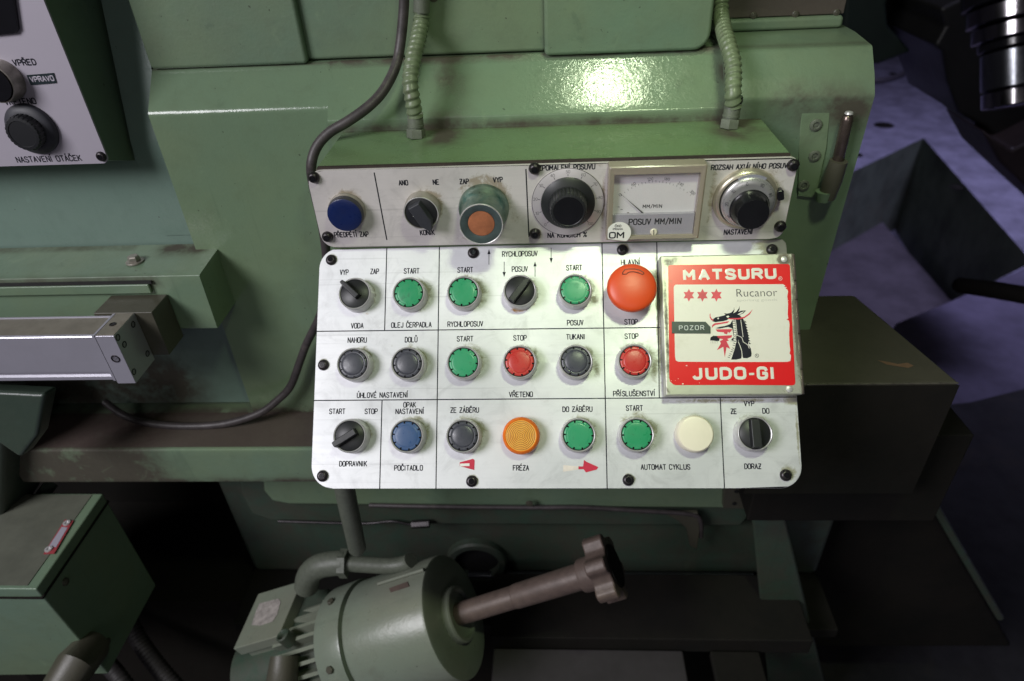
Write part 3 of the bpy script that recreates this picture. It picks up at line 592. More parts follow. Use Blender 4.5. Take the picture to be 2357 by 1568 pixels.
def blobs(lst):
    def fn(c):
        g = np.zeros(len(c))
        for b in lst:
            dx, dy = c[:, 0] - b[0], c[:, 1] - b[1]
            if len(b) == 5:      # dirt and painted collar reflection around a control: x, y, inner radius, width, strength, heavier to the upper right
                d = np.hypot(dx, dy); ang = (dx * .75 + dy * .66) / np.maximum(d, 1e-6)
                g = np.maximum(g, b[4] * np.exp(-np.maximum(0, d - b[2]) / b[3] / (1 + .55 * ang)) * (.72 + .28 * ang))
            else: g = np.maximum(g, b[4] * np.exp(-((dx / b[2]) ** 2 + (dy / b[3]) ** 2)) + b[5] * 0)
        return g
    return fn
BTN = [('sel', 815.6, 675.6), ('green', 940, 674.7), ('green', 1066, 672.3), ('sel', 1195.9, 669.2), ('green', 1323.3, 667.9), ('mush', 1455.5, 659.6),
       ('grey', 812, 838), ('grey', 937, 836.5), ('green', 1066, 834.5), ('red', 1195.5, 833), ('grey', 1325, 832), ('red', 1460.5, 830.5),
       ('sel', 804, 1003.6), ('blue', 935.7, 1003.6), ('grey', 1065, 1003.6), ('amber', 1198.6, 1002.9), ('green', 1331, 1001.6), ('green', 1465.4, 1000.7), ('white', 1601, 998.7), ('sel', 1737.5, 998)]
SD = [lo(x, y, .024 if k == 'mush' else .0115) for k, x, y in BTN]
halo = [(x, y, .0128, .0030 + .0012 * (i % 3), .62 + .12 * ((i * 7) % 4) / 3) for i, (x, y) in enumerate(SD) if BTN[i][0] != 'mush']
scr_lo = [(761, 598), (1088, 582), (1432, 575), (743, 840), (741, 1096), (1085, 1108), (1446, 1105), (1809, 1094), (1777, 574)]
halo += [(*lo(x, y), .0040, .0012, .8) for x, y in scr_lo]
halo += [(*lo(1432, 575), .004, .004, .75), (*lo(1777, 574), .004, .014, 1.25), (*lo(1809, 1094), .004, .0035, .8)]
smudge = [(*lo(895, 800), .006, .008, .34, 0), (*lo(1020, 640), .010, .012, .30, 0), (*lo(1120, 655), .012, .008, .30, 0), (*lo(1130, 890), .01, .01, .26, 0), (*lo(1370, 850), .006, .012, .55, 0), (*lo(1365, 690), .006, .010, .45, 0),
          (*lo(1250, 760), .02, .006, .28, 0), (*lo(1500, 640), .006, .012, .55, 0), (*lo(1506, 850), .005, .014, .6, 0), (*lo(1835, 920), .012, .005, .9, 0), (*lo(1835, 1000), .0015, .03, .7, 0), (*lo(1560, 930), .03, .01, .25, 0), (*lo(1400, 1050), .03, .02, .22, 0),
          (*lo(1800, 565), .02, .010, 1.3, 0), (*lo(1515, 740), .0022, .07, .7, 0), (*lo(1680, 922), .07, .002, .6, 0), (*lo(880, 890), .012, .01, .28, 0), (*lo(1600, 1090), .03, .008, .26, 0)]
rust = [(*lo(1194, 712), .0105, .004, .78, 0), (*lo(1228, 700), .005, .004, .62, 0), (*lo(842, 722), .009, .003, .50, 0), (*lo(1700, 985), .0022, .009, .5, 0), (*lo(1712, 1036), .006, .0025, .48, 0), (*lo(1290, 800), .003, .006, .42, 0), (*lo(1392, 720), .003, .006, .40, 0), (*lo(1215, 880), .006, .003, .42, 0)]
outl = rrect(-.1898, .1893, -.0349, .1605, .018, n=10, rs=[.006, .017, .018, .017])
lower = platemesh('sloping_panel_plate', FL, outl, .0028, M_plate, (blobs(halo + smudge), blobs(rust)))
props(lower, 'brushed metal sloping plate with rows of push buttons')
P4 = [up(705, 400), up(756, 556), up(1795, 551), up(1834, 372)]
def roundpoly(P, rr, n=8):
    out = []
    for i in range(len(P)):
        a, b, c = np.array(P[i - 1]), np.array(P[i]), np.array(P[(i + 1) % len(P)]); u = (a - b) / np.linalg.norm(a - b); v = (c - b) / np.linalg.norm(c - b); r = rr[i]
        p, q = b + u * r, b + v * r
        for k in range(n + 1): t = k / n; out.append(tuple(p * (1 - t) ** 2 + 2 * b * t * (1 - t) + q * t * t))
    return out
outu = roundpoly([(-.1850, 1.3152), (-.1850, 1.2495), (.1845, 1.2488), (.1845, 1.3150)], [.014, .013, .010, .007])
PH = [(793, 478, .0135), (977, 478, .0135), (1110, 464, .020), (1716, 460, .024)]
hu = [(*up(x, y), r, .004, .62) for x, y, r in PH] + [(*up(x, y), .004, .0014, .8) for x, y in ((720, 411), (752, 548), (1230, 391), (1231, 541), (1827, 383), (1797, 524))]
su = [(*up(1780, 440), .014, .020, .42, 0), (*up(1180, 500), .014, .014, .35, 0), (*up(1387, 470), .0025, .03, .65, 0), (*up(1640, 450), .004, .03, .6, 0), (*up(1500, 376), .10, .003, .45, 0), (*up(1760, 400), .02, .008, .45, 0), (*up(1100, 548), .05, .003, .35, 0)]
ru = [(*up(1790, 410), .006, .012, .42, 0), (*up(1825, 375), .008, .006, .50, 0), (*up(1625, 500), .002, .02, .40, 0)]
upper = platemesh('upright_panel_plate', FU, outu, .0025, M_plateU, (blobs(hu + su), blobs(ru)))
props(upper, 'brushed metal upright plate with knobs, dial and meter')

# ---- engraved captions and dividing lines
def line(parent, F, fn, a, b, w=.00042, name='divider_line', mat=None, z0=.00003):
    p, q = fn(*a), fn(*b); MB().stroke([p, q], w, .00006, z0).obj(name, mat or M_ink, parent, F)
for a, b in (((890, 570), (885, 760)), ((1011, 567), (1003, 1126)), ((1385, 560), (1397, 1126)), ((1511, 557), (1517, 916)), ((879, 922), (873.5, 1126)), ((1657, 917), (1667, 1125)), ((728, 763), (1518, 754)), ((722, 922), (1832, 914))):
    line(lower, FL, lo, a, b)
for a, b in (((861, 398), (890, 552)), ((1210, 390), (1217, 545))): line(upper, FU, up, a, b, w=.00050)
CL = [('VYP', 792, 627, 21), ('ZAP', 862, 625, 21), ('VODA', 822, 750, 30), ('START', 947, 624, 37), ('OLEJ ČERPADLA', 946.5, 748, 94), ('START', 1070.5, 621.5, 37), ('RYCHLOPOSUV', 1070.5, 746, 83),
      ('RYCHLOPOSUV', 1196, 584.5, 83), ('POSUV', 1196, 619.5, 38), ('START', 1321, 616.5, 38), ('POSUV', 1323.5, 743, 39), ('HLAVNÍ', 1451, 603.5, 46), ('STOP', 1452, 741, 32), ('NAHORU', 822, 783, 45), ('DOLŮ', 946, 782, 30),
      ('START', 1070, 780, 39), ('STOP', 1196.5, 778, 32), ('TUKANI', 1324.5, 775.5, 45), ('STOP', 1453, 774, 33), ('ÚHLOVÉ NASTAVENÍ', 880, 909.5, 119), ('VŘETENO', 1198.5, 908, 56), ('PŘÍSLUŠENSTVÍ', 1459, 906, 98),
      ('START', 776, 947, 38), ('STOP', 854, 947, 31), ('OPAK', 942.5, 932, 30), ('NASTAVENÍ', 943, 947, 67), ('ƵE ƵÁBĚRU', 1069, 944, 67), ('DO ƵÁBĚRU', 1328.5, 942, 70), ('START', 1459.5, 939.5, 40), ('VYP', 1723.5, 929, 25),
      ('ƵE', 1688, 947, 15), ('DO', 1762, 946, 17), ('DOPRAVNIK', 812.5, 1067.5, 65), ('POČITADLO', 940, 1077, 67), ('FRÉƵA', 1198.5, 1077, 38), ('AUTOMAT CYKLUS', 1531, 1075, 115), ('DORAƵ', 1732, 1073.5, 40)]
rl = .0
for s, x, y, w in CL: caption(lower, FL, lo, s, x, y, w - 2.5, cap=11.2, w=.00036)
CU = [('ANO', 928, 421, 22, -.01), ('NE', 1003, 419.5, 15, 0), ('ƵAP', 1068, 418, 22, .01), ('VYP', 1145.5, 414, 23, .02), ('PŘEDPĚTÍ ƵAP', 808.5, 540, 80, .0), ('KONÍK', 983, 535.5, 34, 0), ('ZPOMALENÍ POSUVU', 1304, 385.5, 131, 0),
      ('NA KONCÍCH %', 1305, 541, 91, 0), ('ROZSAH AXIÁLNÍHO POSUVU', 1728, 383.5, 184, 0), ('NASTAVENÍ', 1699, 534, 67, 0)]
for s, x, y, w, r in CU: caption(upper, FU, up, s, x, y, w - 2, cap=10.8, w=.00042, rot=r)
def arrow(a, b):
    p, q = np.array(lo(*a)), np.array(lo(*b)); d = (q - p) / np.linalg.norm(q - p); n = np.array((-d[1], d[0])); mb = MB().stroke([p, q - d * .002], .00026, .00006, .00003)
    mb.add([(*(q), .0001), (*(q - d * .0042 + n * .0013), .0001), (*(q - d * .0042 - n * .0013), .0001)], [(0, 1, 2)]); mb.obj('arrow_mark', M_ink, lower, FL)
for a, b in (((1125, 609), (1125, 574)), ((1268, 571), (1268, 606)), ((1160, 603), (1160, 638)), ((1231, 637), (1231, 602))): arrow(a, b)
# torn red tape arrows
def flat(pts, fn, F, z, th, name, mat, parent): return MB().prism([fn(*p) for p in pts], z, z + th).obj(name, mat, parent, F)
C7 = lambda cx, cy: (707.4 + cx * .245, 851.7 + cy * .245); C8 = lambda cx, cy: (1284.8 + cx * .245, 851.7 + cy * .245)
flat([C7(1430, 868), C7(1555, 834), C7(1570, 848), C7(1567, 940), C7(1430, 903)], lo, FL, .00006, .00016, 'red_tape_arrow', M_crim, lower)
flat([C7(1433, 880), C7(1522, 877), C7(1522, 902), C7(1433, 905)], lo, FL, .00024, .0001, 'bare_tape_patch', M_white, lower)
flat([C8(188, 906), C8(232, 906), C8(240, 845), C8(262, 862), C8(374, 912), C8(360, 935), C8(258, 962), C8(236, 932), C8(188, 934)], lo, FL, .00022, .00016, 'red_tape_arrow', M_crim, lower)
flat([C8(46, 893), C8(190, 906), C8(192, 934), C8(44, 957)], lo, FL, .00006, .00012, 'faded_tape_shaft', plain('bared_tape', (.80, .72, .66), .5, bump=0), lower)

# ---- socket head screws
sm = MB().lathe([(.0044, 0), (.0045, .0006), (.0042, .0016), (.0034, .0026), (.0024, .0030), (.0021, .0030)], 28, cap1=False).lathe([(.0021, .0030), (.0017, .0028), (.0016, .0012)], 6, mi=1).mesh('panel_screw', [M_screw, M_blackg], 30)
for x, y in scr_lo: link('panel_screw', sm, panel_t, FL @ T(*lo(x, y, .0015), 0, random.random()))
for x, y in ((720, 411), (752, 548), (1230, 391), (1231, 541), (1827, 383), (1797, 524)):
    link('panel_screw', sm, panel_t, FU @ T(*up(x, y, .003), 0, random.random()) @ Matrix.Diagonal((1.02, 1.02, 1.35, 1)))

# ---- push buttons and selector switches of the sloping panel
ringp = [(.0137, 0), (.0137, .0010), (.0133, .0060), (.0131, .0108), (.0128, .0114), (.0123, .0117), (.0118, .0114), (.0117, .0100)]
ME_col = MB().lathe(ringp, 64, cap1=False).mesh('collar', M_collar, 50)
ME_gas = MB().lathe([(.0118, .0096), (.0118, .0102), (.0111, .0104), (.0109, .0098)], 48).mesh('gasket', M_rub, 50)
def cap_me(nm, mat, dome):
    pr = [(.01105, .0092), (.01105, .0112), (.0108, .0115), (.0093, .01165), (.0088, .01155)] + [(.0088 * math.cos(a), .01155 + dome * math.sin(a)) for a in (math.radians(d) for d in (10, 25, 40, 55, 70, 82))] + [(0.0001, .01155 + dome)]
    return MB().lathe(pr, 56).mesh(nm, mat, 60)
CAPS = {'green': cap_me('cap', C_green, .0003), 'red': cap_me('cap', C_red, .0009), 'grey': cap_me('cap', C_grey, .0013), 'blue': cap_me('cap', C_blue, .0005)}
nb = MB()
for k in range(10):
    a = 2 * math.pi * k / 10; M = Matrix.Rotation(a, 4, 'Z') @ Matrix.Translation((.01045, 0, .0110)); nb.prism(rrect(-.00085, .0009, -.00058, .00058, .0005, 3), 0, .00095, M=M)
ME_not = nb.mesh('rim_notches', M_blackg)
names = {0: 'black selector switch above VODA, knob turned to VYP', 1: 'green START push button above OLEJ ČERPADLA', 2: 'green START push button above RYCHLOPOSUV', 3: 'black selector switch under POSUV with rusty lower rim', 4: 'green START push button above POSUV',
         5: 'large orange red mushroom STOP button', 6: 'charcoal push button under NAHORU', 7: 'charcoal push button under DOLŮ', 8: 'green START push button of the VŘETENO row', 9: 'red STOP push button of the VŘETENO row', 10: 'dark push button under TUKANI',
         11: 'red STOP push button above PŘÍSLUŠENSTVÍ', 12: 'black selector switch above DOPRAVNIK', 13: 'worn blue push button above POČITADLO', 14: 'charcoal push button under ZE ZÁBĚRU', 15: 'amber ribbed indicator lamp above FRÉZA', 16: 'green push button under DO ZÁBĚRU',
         17: 'green START push button above AUTOMAT CYKLUS', 18: 'cream knurled blank cap right of the green START button', 19: 'black selector switch above DORAZ'}
def handle_me(L0, L1, w0, w1, h, nm='knob_bar'):
    # bar along +y: tail at -L0 (width w0), nose at +L1 (width w1)
    b = [(-w0 / 2, -L0), (w0 / 2, -L0), (w0 / 2, L1 * .55), (w1 / 2, L1), (-w1 / 2, L1), (-w0 / 2, L1 * .55)]
    mb = MB(); k = .80
    vs = [(x, y, .0102) for x, y in b] + [(x * k, y * .97, .0102 + h) for x, y in b]; n = 6
    mb.add(vs, [tuple(range(n))[::-1], tuple(range(n, 2 * n))] + [(i, (i + 1) % n, n + (i + 1) % n, n + i) for i in range(n)])
    me = mb.mesh(nm, M_black); return me
ME_disc = MB().lathe([(.0115, .0090), (.0115, .0107), (.0111, .0111), (.0001, .0111)], 48).mesh('disc', M_black, 50)
HD = {0: (137, .0052, .0140, .0050, .0036, .0070), 3: (-43 + 0, .0112, .0112, .0062, .0050, .0062), 12: (212, .0070, .0135, .0062, .0052, .0072), 19: (92, .0108, .0108, .0085, .0080, .0055)}
HD[3] = (52, .0112, .0112, .0066, .0046, .0062)
for i, (k, px, py) in enumerate(BTN):
    x, y = SD[i]; Mb = FL @ T(x, y, 0, random.uniform(-.2, .2))
    if k in CAPS:
        b = link('push_button', ME_col, panel_t, Mb, names[i]); link('gasket', ME_gas, b, Mb); link('cap', CAPS[k], b, Mb); link('rim_notches', ME_not, b, Mb)
    elif k == 'sel':
        b = link('selector_switch', ME_col, panel_t, Mb, names[i]); link('gasket', ME_gas, b, Mb); link('disc', ME_disc, b, Mb)
        a, L0, L1, w0, w1, h = HD[i]; o = link('knob_bar', handle_me(L0, L1, w0, w1, h), b, FL @ T(x, y, 0, math.radians(a - 90)))
        m = o.modifiers.new('bevel', 'BEVEL'); m.width = .0007; m.segments = 3; m.harden_normals = True; o.data.polygons.foreach_set('use_smooth', [True] * len(o.data.polygons))
    elif k == 'mush':
        b = MB().lathe([(.0137, 0), (.0137, .006), (.0125, .0075), (.0110, .009), (.0110, .017)], 48).obj('mushroom_button', M_collar, panel_t, Mb, smooth=45, label=names[i])
        pr = [(.0110, .0150), (.0165, .0152), (.0186, .0166), (.0191, .0182), (.0190, .0192), (.0186, .0202)] + [(.0186 * math.cos(a), .0202 + .0046 * math.sin(a)) for a in (math.radians(d) for d in range(8, 88, 8))] + [(.0001, .0248)]
        MB().lathe(pr, 72).obj('mushroom_head', M_redm, b, Mb, smooth=60)
        dz = lambda u, v: .0202 + .0046 * math.sqrt(max(0, 1 - (u * u + v * v) / .0186 ** 2)) + .0001
        C5 = lambda cx, cy: (1082.7 + cx * .1841, 548.6 + cy * .1841)
        loop = [C5(*c) for c in ((1900, 447), (1903, 425), (1930, 388), (1985, 380), (2050, 380), (2115, 395), (2165, 425), (2168, 440), (2150, 452), (2100, 432), (2040, 418), (1990, 420), (1965, 432), (1955, 445), (1925, 450), (1900, 447))]
        mb = MB(); pts = []
        for c in loop: u, v = lo(*c, .0243); u -= x; v -= y; pts.append((u, v, dz(u, v)))
        mb.sweep(pts, .00036, 6); mb.obj('rotation_arrow', plain('arrow_groove', (.07, .022, .014), .5, bump=0), b, FL @ T(x, y, 0))
    elif k == 'amber':
        b = MB().lathe([(.0140, 0), (.0140, .0045), (.0144, .005), (.0144, .0085), (.0136, .0108), (.0122, .0117), (.0118, .0114)], 64, cap1=False).obj('indicator_lamp', M_amberr, panel_t, Mb, smooth=45, label=names[i])
        lm = MB(); NR = 9
        for j in range(NR):
            ra, rb = .0118 * (1 - j / NR), .0118 * (1 - (j + .62) / NR); rc = .0118 * (1 - (j + 1) / NR); zz = lambda r_: .0122 - .0009 * (r_ / .0118) ** 2
            lm.lathe([(ra, zz(ra) - .0001), ((ra + rb) / 2, zz(ra) + .00022), (rb, zz(rb) - .0001)], 56, cap0=False, cap1=False)
            lm.lathe([(rb, zz(rb) - .0001), (max(rc, .0003), zz(rc) - .0001)], 56, mi=1, cap0=False, cap1=(j == NR - 1))
        lm.obj('ribbed_lens', [M_amber, M_amberd], b, Mb, smooth=50)
    elif k == 'white':
        rip = lambda kk, ii: (.00022 if ii % 2 and kk in (1, 2) else 0)
        MB().lathe([(.0140, 0), (.0140, .0030), (.0138, .0092), (.0134, .0104), (.0126, .0112), (.0116, .0114), (.0001, .0115)], 128, rip=rip).obj('blank_cap', M_cream, panel_t, Mb, smooth=30, label=names[i])

# ---- upright panel fittings
def baseu(px, py, h): return up(px, py, h)
x, y = up(792.5, 496.5, .0100); Mb = FU @ T(x, y)
b = MB().lathe([(.0146, 0), (.0146, .0030), (.0141, .0042)], 64).obj('push_button', M_collar_d, panel_t, Mb, smooth=40, label='navy blue push button above PŘEDPĚTÍ ZAP')
MB().lathe([(.0139, .0042), (.0139, .0048), (.0136, .0086), (.0132, .0096)], 144, rip=lambda k, i: .00018 if i % 2 and k in (1, 2) else 0).obj('knurled_ring', M_dk, b, Mb, smooth=25)
MB().lathe([(.0134, .0094), (.0134, .0098), (.0128, .0102), (.006, .0101), (.0001, .0100)], 56).obj('cap', C_navy, b, Mb, smooth=50)
x, y = up(969, 492, .0100); Mb = FU @ T(x, y)
ME_colt = MB().lathe([(.0142, 0), (.0142, .0012), (.0139, .0090), (.0136, .0098), (.0131, .0101), (.0126, .0098), (.0125, .0085)], 64, cap1=False).mesh('collar', [M_collar_d], 50)
b = link('selector_switch', ME_colt, panel_t, Mb, 'dark selector switch above KONÍK')
MB().lathe([(.0128, .0098), (.0129, .0103), (.0134, .0104), (.0136, .0099)], 56, cap0=False, cap1=False).obj('rim_ring', M_collar, b, Mb, smooth=60)
MB().lathe([(.0124, .0078), (.0124, .0093), (.012, .0096), (.0001, .0096)], 48).obj('disc', M_black, b, Mb, smooth=50)
o = link('knob_bar', handle_me(.0095, .0145, .0120, .0030, .0058), b, FU @ T(x, y, -.001, math.radians(-62 - 90)))
m = o.modifiers.new('bevel', 'BEVEL'); m.width = .0006; m.segments = 3; m.harden_normals = True
o.data.materials.clear(); o.data.materials.append(M_dk)
a, c = up(950, 500, .0115), up(962, 507, .0115); MB().stroke([a, c], .0004, .0003, .0).obj('index_line', M_white, b, FU @ T(0, 0, .0100))
x, y = up(1107, 518.6, .031); Mb = FU @ T(x, y + .0005)
b = MB().lathe([(.0192, 0), (.0197, .0015), (.0196, .0050), (.0188, .0085), (.0178, .0105), (.0170, .0120), (.0163, .0150), (.0158, .0240), (.0160, .0262), (.0165, .0285), (.0164, .0305), (.0158, .0312)], 72, cap1=False).obj('metal_pushbutton', M_zinc, panel_t, Mb, smooth=60, label='teal tarnished metal button with orange disc under VYP')
MB().lathe([(.0164, .0300), (.0166, .0308), (.0161, .0314), (.0156, .0311)], 72, cap0=False, cap1=False).obj('bright_rim', M_collar, b, Mb, smooth=60)
MB().lathe([(.0158, .0309), (.0152, .0310), (.0108, .0296), (.0102, .0294), (.0102, .0285)], 64, cap0=False).obj('face_ring', M_tealst, b, Mb, smooth=60)
MB().lathe([(.0100, .0277), (.0099, .0296), (.0060, .0300), (.0001, .0301)], 40).obj('orange_disc', M_orangep, b, Mb, smooth=60)
# percentage dial
x0, y0 = up(1306.5, 467, .001); Mb = FU @ T(x0, y0)
b = MB().lathe([(.0277, 0), (.0277, .0009), (.0274, .0011), (.0001, .0011)], 96).obj('percent_dial', plain('dial_scale_plate', (.60, .555, .58), .35, .45, var=.06, sc=40), panel_t, Mb, smooth=40, label='round 0 to 100 percent dial with fluted black knob')
MB().sweep([(.0277 * math.cos(t_ * math.pi / 48), .0277 * math.sin(t_ * math.pi / 48), .0009) for t_ in range(97)], .00022, 6).obj('dial_rim', M_ink, b, Mb)
MB().lathe([(.0208, .0012), (.0208, .0030), (.0202, .0036), (.0152, .0052), (.0150, .0053)], 72).obj('skirt', M_black, b, Mb, smooth=40)
MB().lathe([(.0147, .0052), (.0144, .0060), (.0140, .0155), (.0134, .0168), (.0118, .0172), (.0114, .0169)], 180, rip=lambda k, i: -.0005 if (i % 6) in (0, 1) and k in (0, 1, 2, 3) else 0).obj('fluted_knob', M_black, b, Mb, smooth=32)
MB().lathe([(.0114, .0166), (.0112, .0171), (.0001, .0173)], 48).obj('knob_cap', M_blackg, b, Mb, smooth=50)
for n_ in range(0, 101, 10):
    a = math.radians((n_ - 50) / 10 * 27.2); d = np.array((math.sin(a), math.cos(a)))
    MB().stroke([d * .0216, d * .0232], .00020, .00006, .00113).obj('tick', M_ink, b, Mb)
    ln, tw = textlines(str(n_), 1.2); s_ = .00037; mb = MB()
    for pl in ln: mb.stroke([((u - tw / 2) * s_ * 1.05 + d[0] * .0253, (v - 3) * s_ + d[1] * .0251) for u, v in pl], .00011, .00004, .00113)
    mb.obj('numeral', M_ink, b, Mb)
# multi-turn dial
x0, y0 = up(1716, 460.5, .003); Mb = FU @ T(x0, y0)
b = MB().lathe([(.0243, 0), (.0243, .0018), (.0236, .0040), (.0222, .0056), (.0206, .0060), (.0203, .0050)], 96, cap1=False).obj('multiturn_dial', M_bezm, panel_t, Mb, smooth=45, label='champagne metal multi-turn dial with tall black knob above NASTAVENÍ')
x1, y1 = up(1722, 468, .0078); Mr = FU @ T(x1, y1)
MB().lathe([(.0200, .0045), (.0200, .0070), (.0196, .0076), (.0155, .0090), (.0150, .0090)], 96).obj('graduated_ring', M_led, b, Mr, smooth=40)
for k in range(100):
    a = 2 * math.pi * k / 100; r0 = .0193; r1 = .0183 if k % 5 else .0176; zr = lambda r: .0076 + (.0196 - r) / (.0196 - .0155) * .0014
    d = (math.cos(a), math.sin(a))
    if k == 0: tkm = MB()
    tkm.sweep([(d[0] * r0, d[1] * r0, zr(r0)), (d[0] * r1, d[1] * r1, zr(r1))], .00009, 4)
o = tkm.obj('ring_graduations', M_ink, b, Mr)
for s_, ad in (('0', 103), ('90', 62), ('10', 142), ('80', 24), ('20', 180), ('30', 218)):
    a = math.radians(ad); ln, tw = textlines(s_, 1.2); q = .00036; mb = MB(); M2 = Matrix.Rotation(a - math.pi / 2, 4, 'Z') @ Matrix.Translation((0, .0163, .0089)) @ Matrix.Rotation(-.32, 4, 'X')
    for pl in ln: mb.stroke([((u - tw / 2) * q, (v - 3) * q) for u, v in pl], .00012, .00004, 0)
    mb.obj('numeral', M_ink, b, Mr @ M2)
MB().lathe([(.0149, .0085), (.0147, .0100), (.0143, .0102), (.0120, .0203), (.0116, .0210), (.0001, .0212)], 64).obj('knob', M_blackg, b, FU @ T(*up(1733, 494.7, .0208)) , smooth=40)
wx, wy = up(1716, 418, .0062); mb = MB(); arc = [(.0213 * math.cos(math.radians(a)), .0213 * math.sin(math.radians(a))) for a in range(60, 121, 5)] + [(.0190 * math.cos(math.radians(a)), .0190 * math.sin(math.radians(a))) for a in range(120, 59, -5)]
MB().prism([(u * 1.0 + .0, v) for u, v in arc], .0058, .0064).obj('turns_window', plain('turns_window', (.42, .42, .50), .2, .3, bump=0), b, FU @ T(x0 + .0012, y0))
lx, ly = up(1795, 449, .006); MB().prism(rrect(-.0022, .0026, -.0042, .0040, .0014), .001, .0075).obj('lock_lever', M_blackg, b, FU @ T(lx, ly, 0, .25), bev=.0006)
# moving coil meter
H = .0115
q = [up(1397, 384, H), up(1627, 380.5, H), up(1609, 552, H), up(1399, 552, H)]
xm0, xm1 = (q[0][0] + q[3][0]) / 2, (q[1][0] + q[2][0]) / 2; zm0, zm1 = (q[2][1] + q[3][1]) / 2, (q[0][1] + q[1][1]) / 2
mb = MB(); wl = .0042
out_ = rrect(xm0, xm1, zm0, zm1, .0012, 3); inn = rrect(xm0 + wl, xm1 - wl, zm0 + wl * .7, zm1 - wl * 1.5, .0006, 3); n = len(out_)
vs = [(a, c, 0) for a, c in out_] + [(a, c, H - .0008) for a, c in out_] + [(xm0 + (a - xm0) * .985 + .0008, c * 1.0, H) for a, c in rrect(xm0 + .0002, xm1 - .0010, zm0 + .0008, zm1 - .0008, .0012, 3)] + [(a, c, H - .0006) for a, c in inn] + [(a, c, .0010) for a, c in inn]
fs = [(k * n + i, k * n + (i + 1) % n, (k + 1) * n + (i + 1) % n, (k + 1) * n + i) for k in range(4) for i in range(n)]
meter = mb.add(vs, fs).obj('feed_meter', M_bez, panel_t, FU, smooth=30, label='rectangular needle meter reading 0 to 300 MM/MIN in a yellowed clear frame')
hc = .0052
MB().box(xm0 + wl, xm1 - wl, zm0 + wl * .6, zm1 - wl * 1.3, .001, hc).obj('dial_card', M_card, meter, FU)
hg = .0082; g0 = up(1405, 495, hg); g1 = up(1608, 494, hg)
MB().box(xm0 + wl + .0002, xm1 - wl - .0002, zm0 + wl * .65, g0[1], hc, hg).obj('name_plate', M_gry, meter, FU, bev=.0003)
caption(meter, FU, up, 'POSUV MM/MIN', 1507, 510, 119, cap=12.5, w=.00045, h=hg)
caption(meter, FU, up, 'MM/MIN', 1501, 475, 43, cap=7.5, w=.00026, h=hc)
def mk(cx, cy): return (1429.1 + cx * .1841, 346.5 + cy * .1841)
for s_, cx, cy, r in (('0', -10, 555, .65), ('60', 155, 424, .55), ('120', 363, 360, .1), ('180', 572, 358, -.12), ('240', 745, 420, -.55), ('300', 893, 527, -.75)):
    px, py = mk(cx, cy); caption(meter, FU, up, s_, px, py, {1: 5, 2: 9.5, 3: 13}[len(s_)], cap=6, w=.00013, h=hc, rot=r, name='numeral')
pv = np.array(up(1495, 503, hc))
for k in range(21):
    f = k / 20; a = math.radians(136 - 93 * f); rx = .0232; d = np.array((math.cos(a), math.sin(a)))
    q0 = np.array(up(*mk(5 + 850 * f, 560 - 0), hc)); cx = 5 + 860 * f; cy = 400 + 165 * abs(2 * f - 1) ** 2.1; nrm = np.array((cx - 430, -(cy - 900))); nrm = nrm / np.linalg.norm(nrm)
    Lk = 26 if k % 4 == 0 else (22 if k % 2 == 0 else 14); a_ = mk(cx, cy); b_ = mk(cx + nrm[0] * Lk * .5 * 1.2, cy - nrm[1] * Lk * 1.2)
    MB().stroke([up(*a_, hc), up(*b_, hc)], .00014, .00004, hc + .00002).obj('tick', M_ink, meter, FU)
a_, b_ = up(*mk(42, 585), hc + .001), up(*mk(285, 800), hc + .001)
MB().prism([(a_[0], a_[1]), (b_[0] - .0003, b_[1] - .0002), (b_[0] + .0006, b_[1] + .0003)], hc + .0009, hc + .0012).obj('needle', M_ink, meter, FU)
MB().stroke([up(*mk(8, 556), hc + .001), up(*mk(44, 588), hc + .001)], .00010, .0001, hc + .001).obj('needle_tip', M_ink, meter, FU)
for cx in (85, 750): MB().lathe([(.0011, hc), (.0011, hc + .0006)], 20).obj('card_rivet', M_brown, meter, FU @ T(*up(*mk(cx, 790), hc)))
flat([mk(-40, 715), mk(20, 715), mk(20, 755), mk(-40, 755)][:0] or [(1421, 476.2), (1426, 476.2), (1426, 477), (1421, 477)], lambda a, b: up(a, b, hc), FU, hc + .00002, .0001, 'class_mark', M_ink, meter)
flat([(1427, 482), (1432.5, 482), (1432.5, 483), (1427, 483)], lambda a, b: up(a, b, hc), FU, hc + .00002, .0001, 'class_mark', M_ink, meter)
sx, sy = up(1504, 535, hg + .001); o = MB().lathe([(.0027, 0), (.0027, .0008), (.0022, .0014), (.0001, .0015)], 32).obj('slotted_screw', M_cream, meter, FU @ T(sx, sy, hg), smooth=40)
MB().box(-.0003, .0003, -.0024, .0024, .0012, .00165).obj('screw_slot', M_olive, meter, FU @ T(sx, sy, hg, .05))
MB().box(xm0 + wl, xm1 - wl, zm0 + wl * .8, zm1 - wl * 1.55, H - .0020, H - .0012).obj('clear_pane', M_pane, meter, FU)
# round paper sticker at the meter's corner
sx, sy = up(1424, 537, H + .0004); rr = .0093; pts = [(rr * math.cos(a), rr * math.sin(a)) for a in [math.radians(d) for d in range(-52, 215, 6)]]
pts = [(max(u, -.0086), v) for u, v in pts]
cut = zm0 - .0006 - sy
pts = [(u, max(v, cut)) for u, v in pts]
stk = MB().prism(pts, H + .0001, H + .0003).obj('round_sticker', M_white, panel_t, FU @ T(sx, sy), label='round white paper sticker marked OM at the meter corner')
caption(stk, FU, up, 'OM', 1419.5, 541.5, 34, cap=12.5, w=.00052, h=H + .0004); caption(stk, FU, up, 'ČKD', 1422, 520.5, 14, cap=4.5, w=.00016, h=H + .0004); caption(stk, FU, up, 'PRAHA', 1421.5, 527.5, 22, cap=4.2, w=.00014, h=H + .0004)
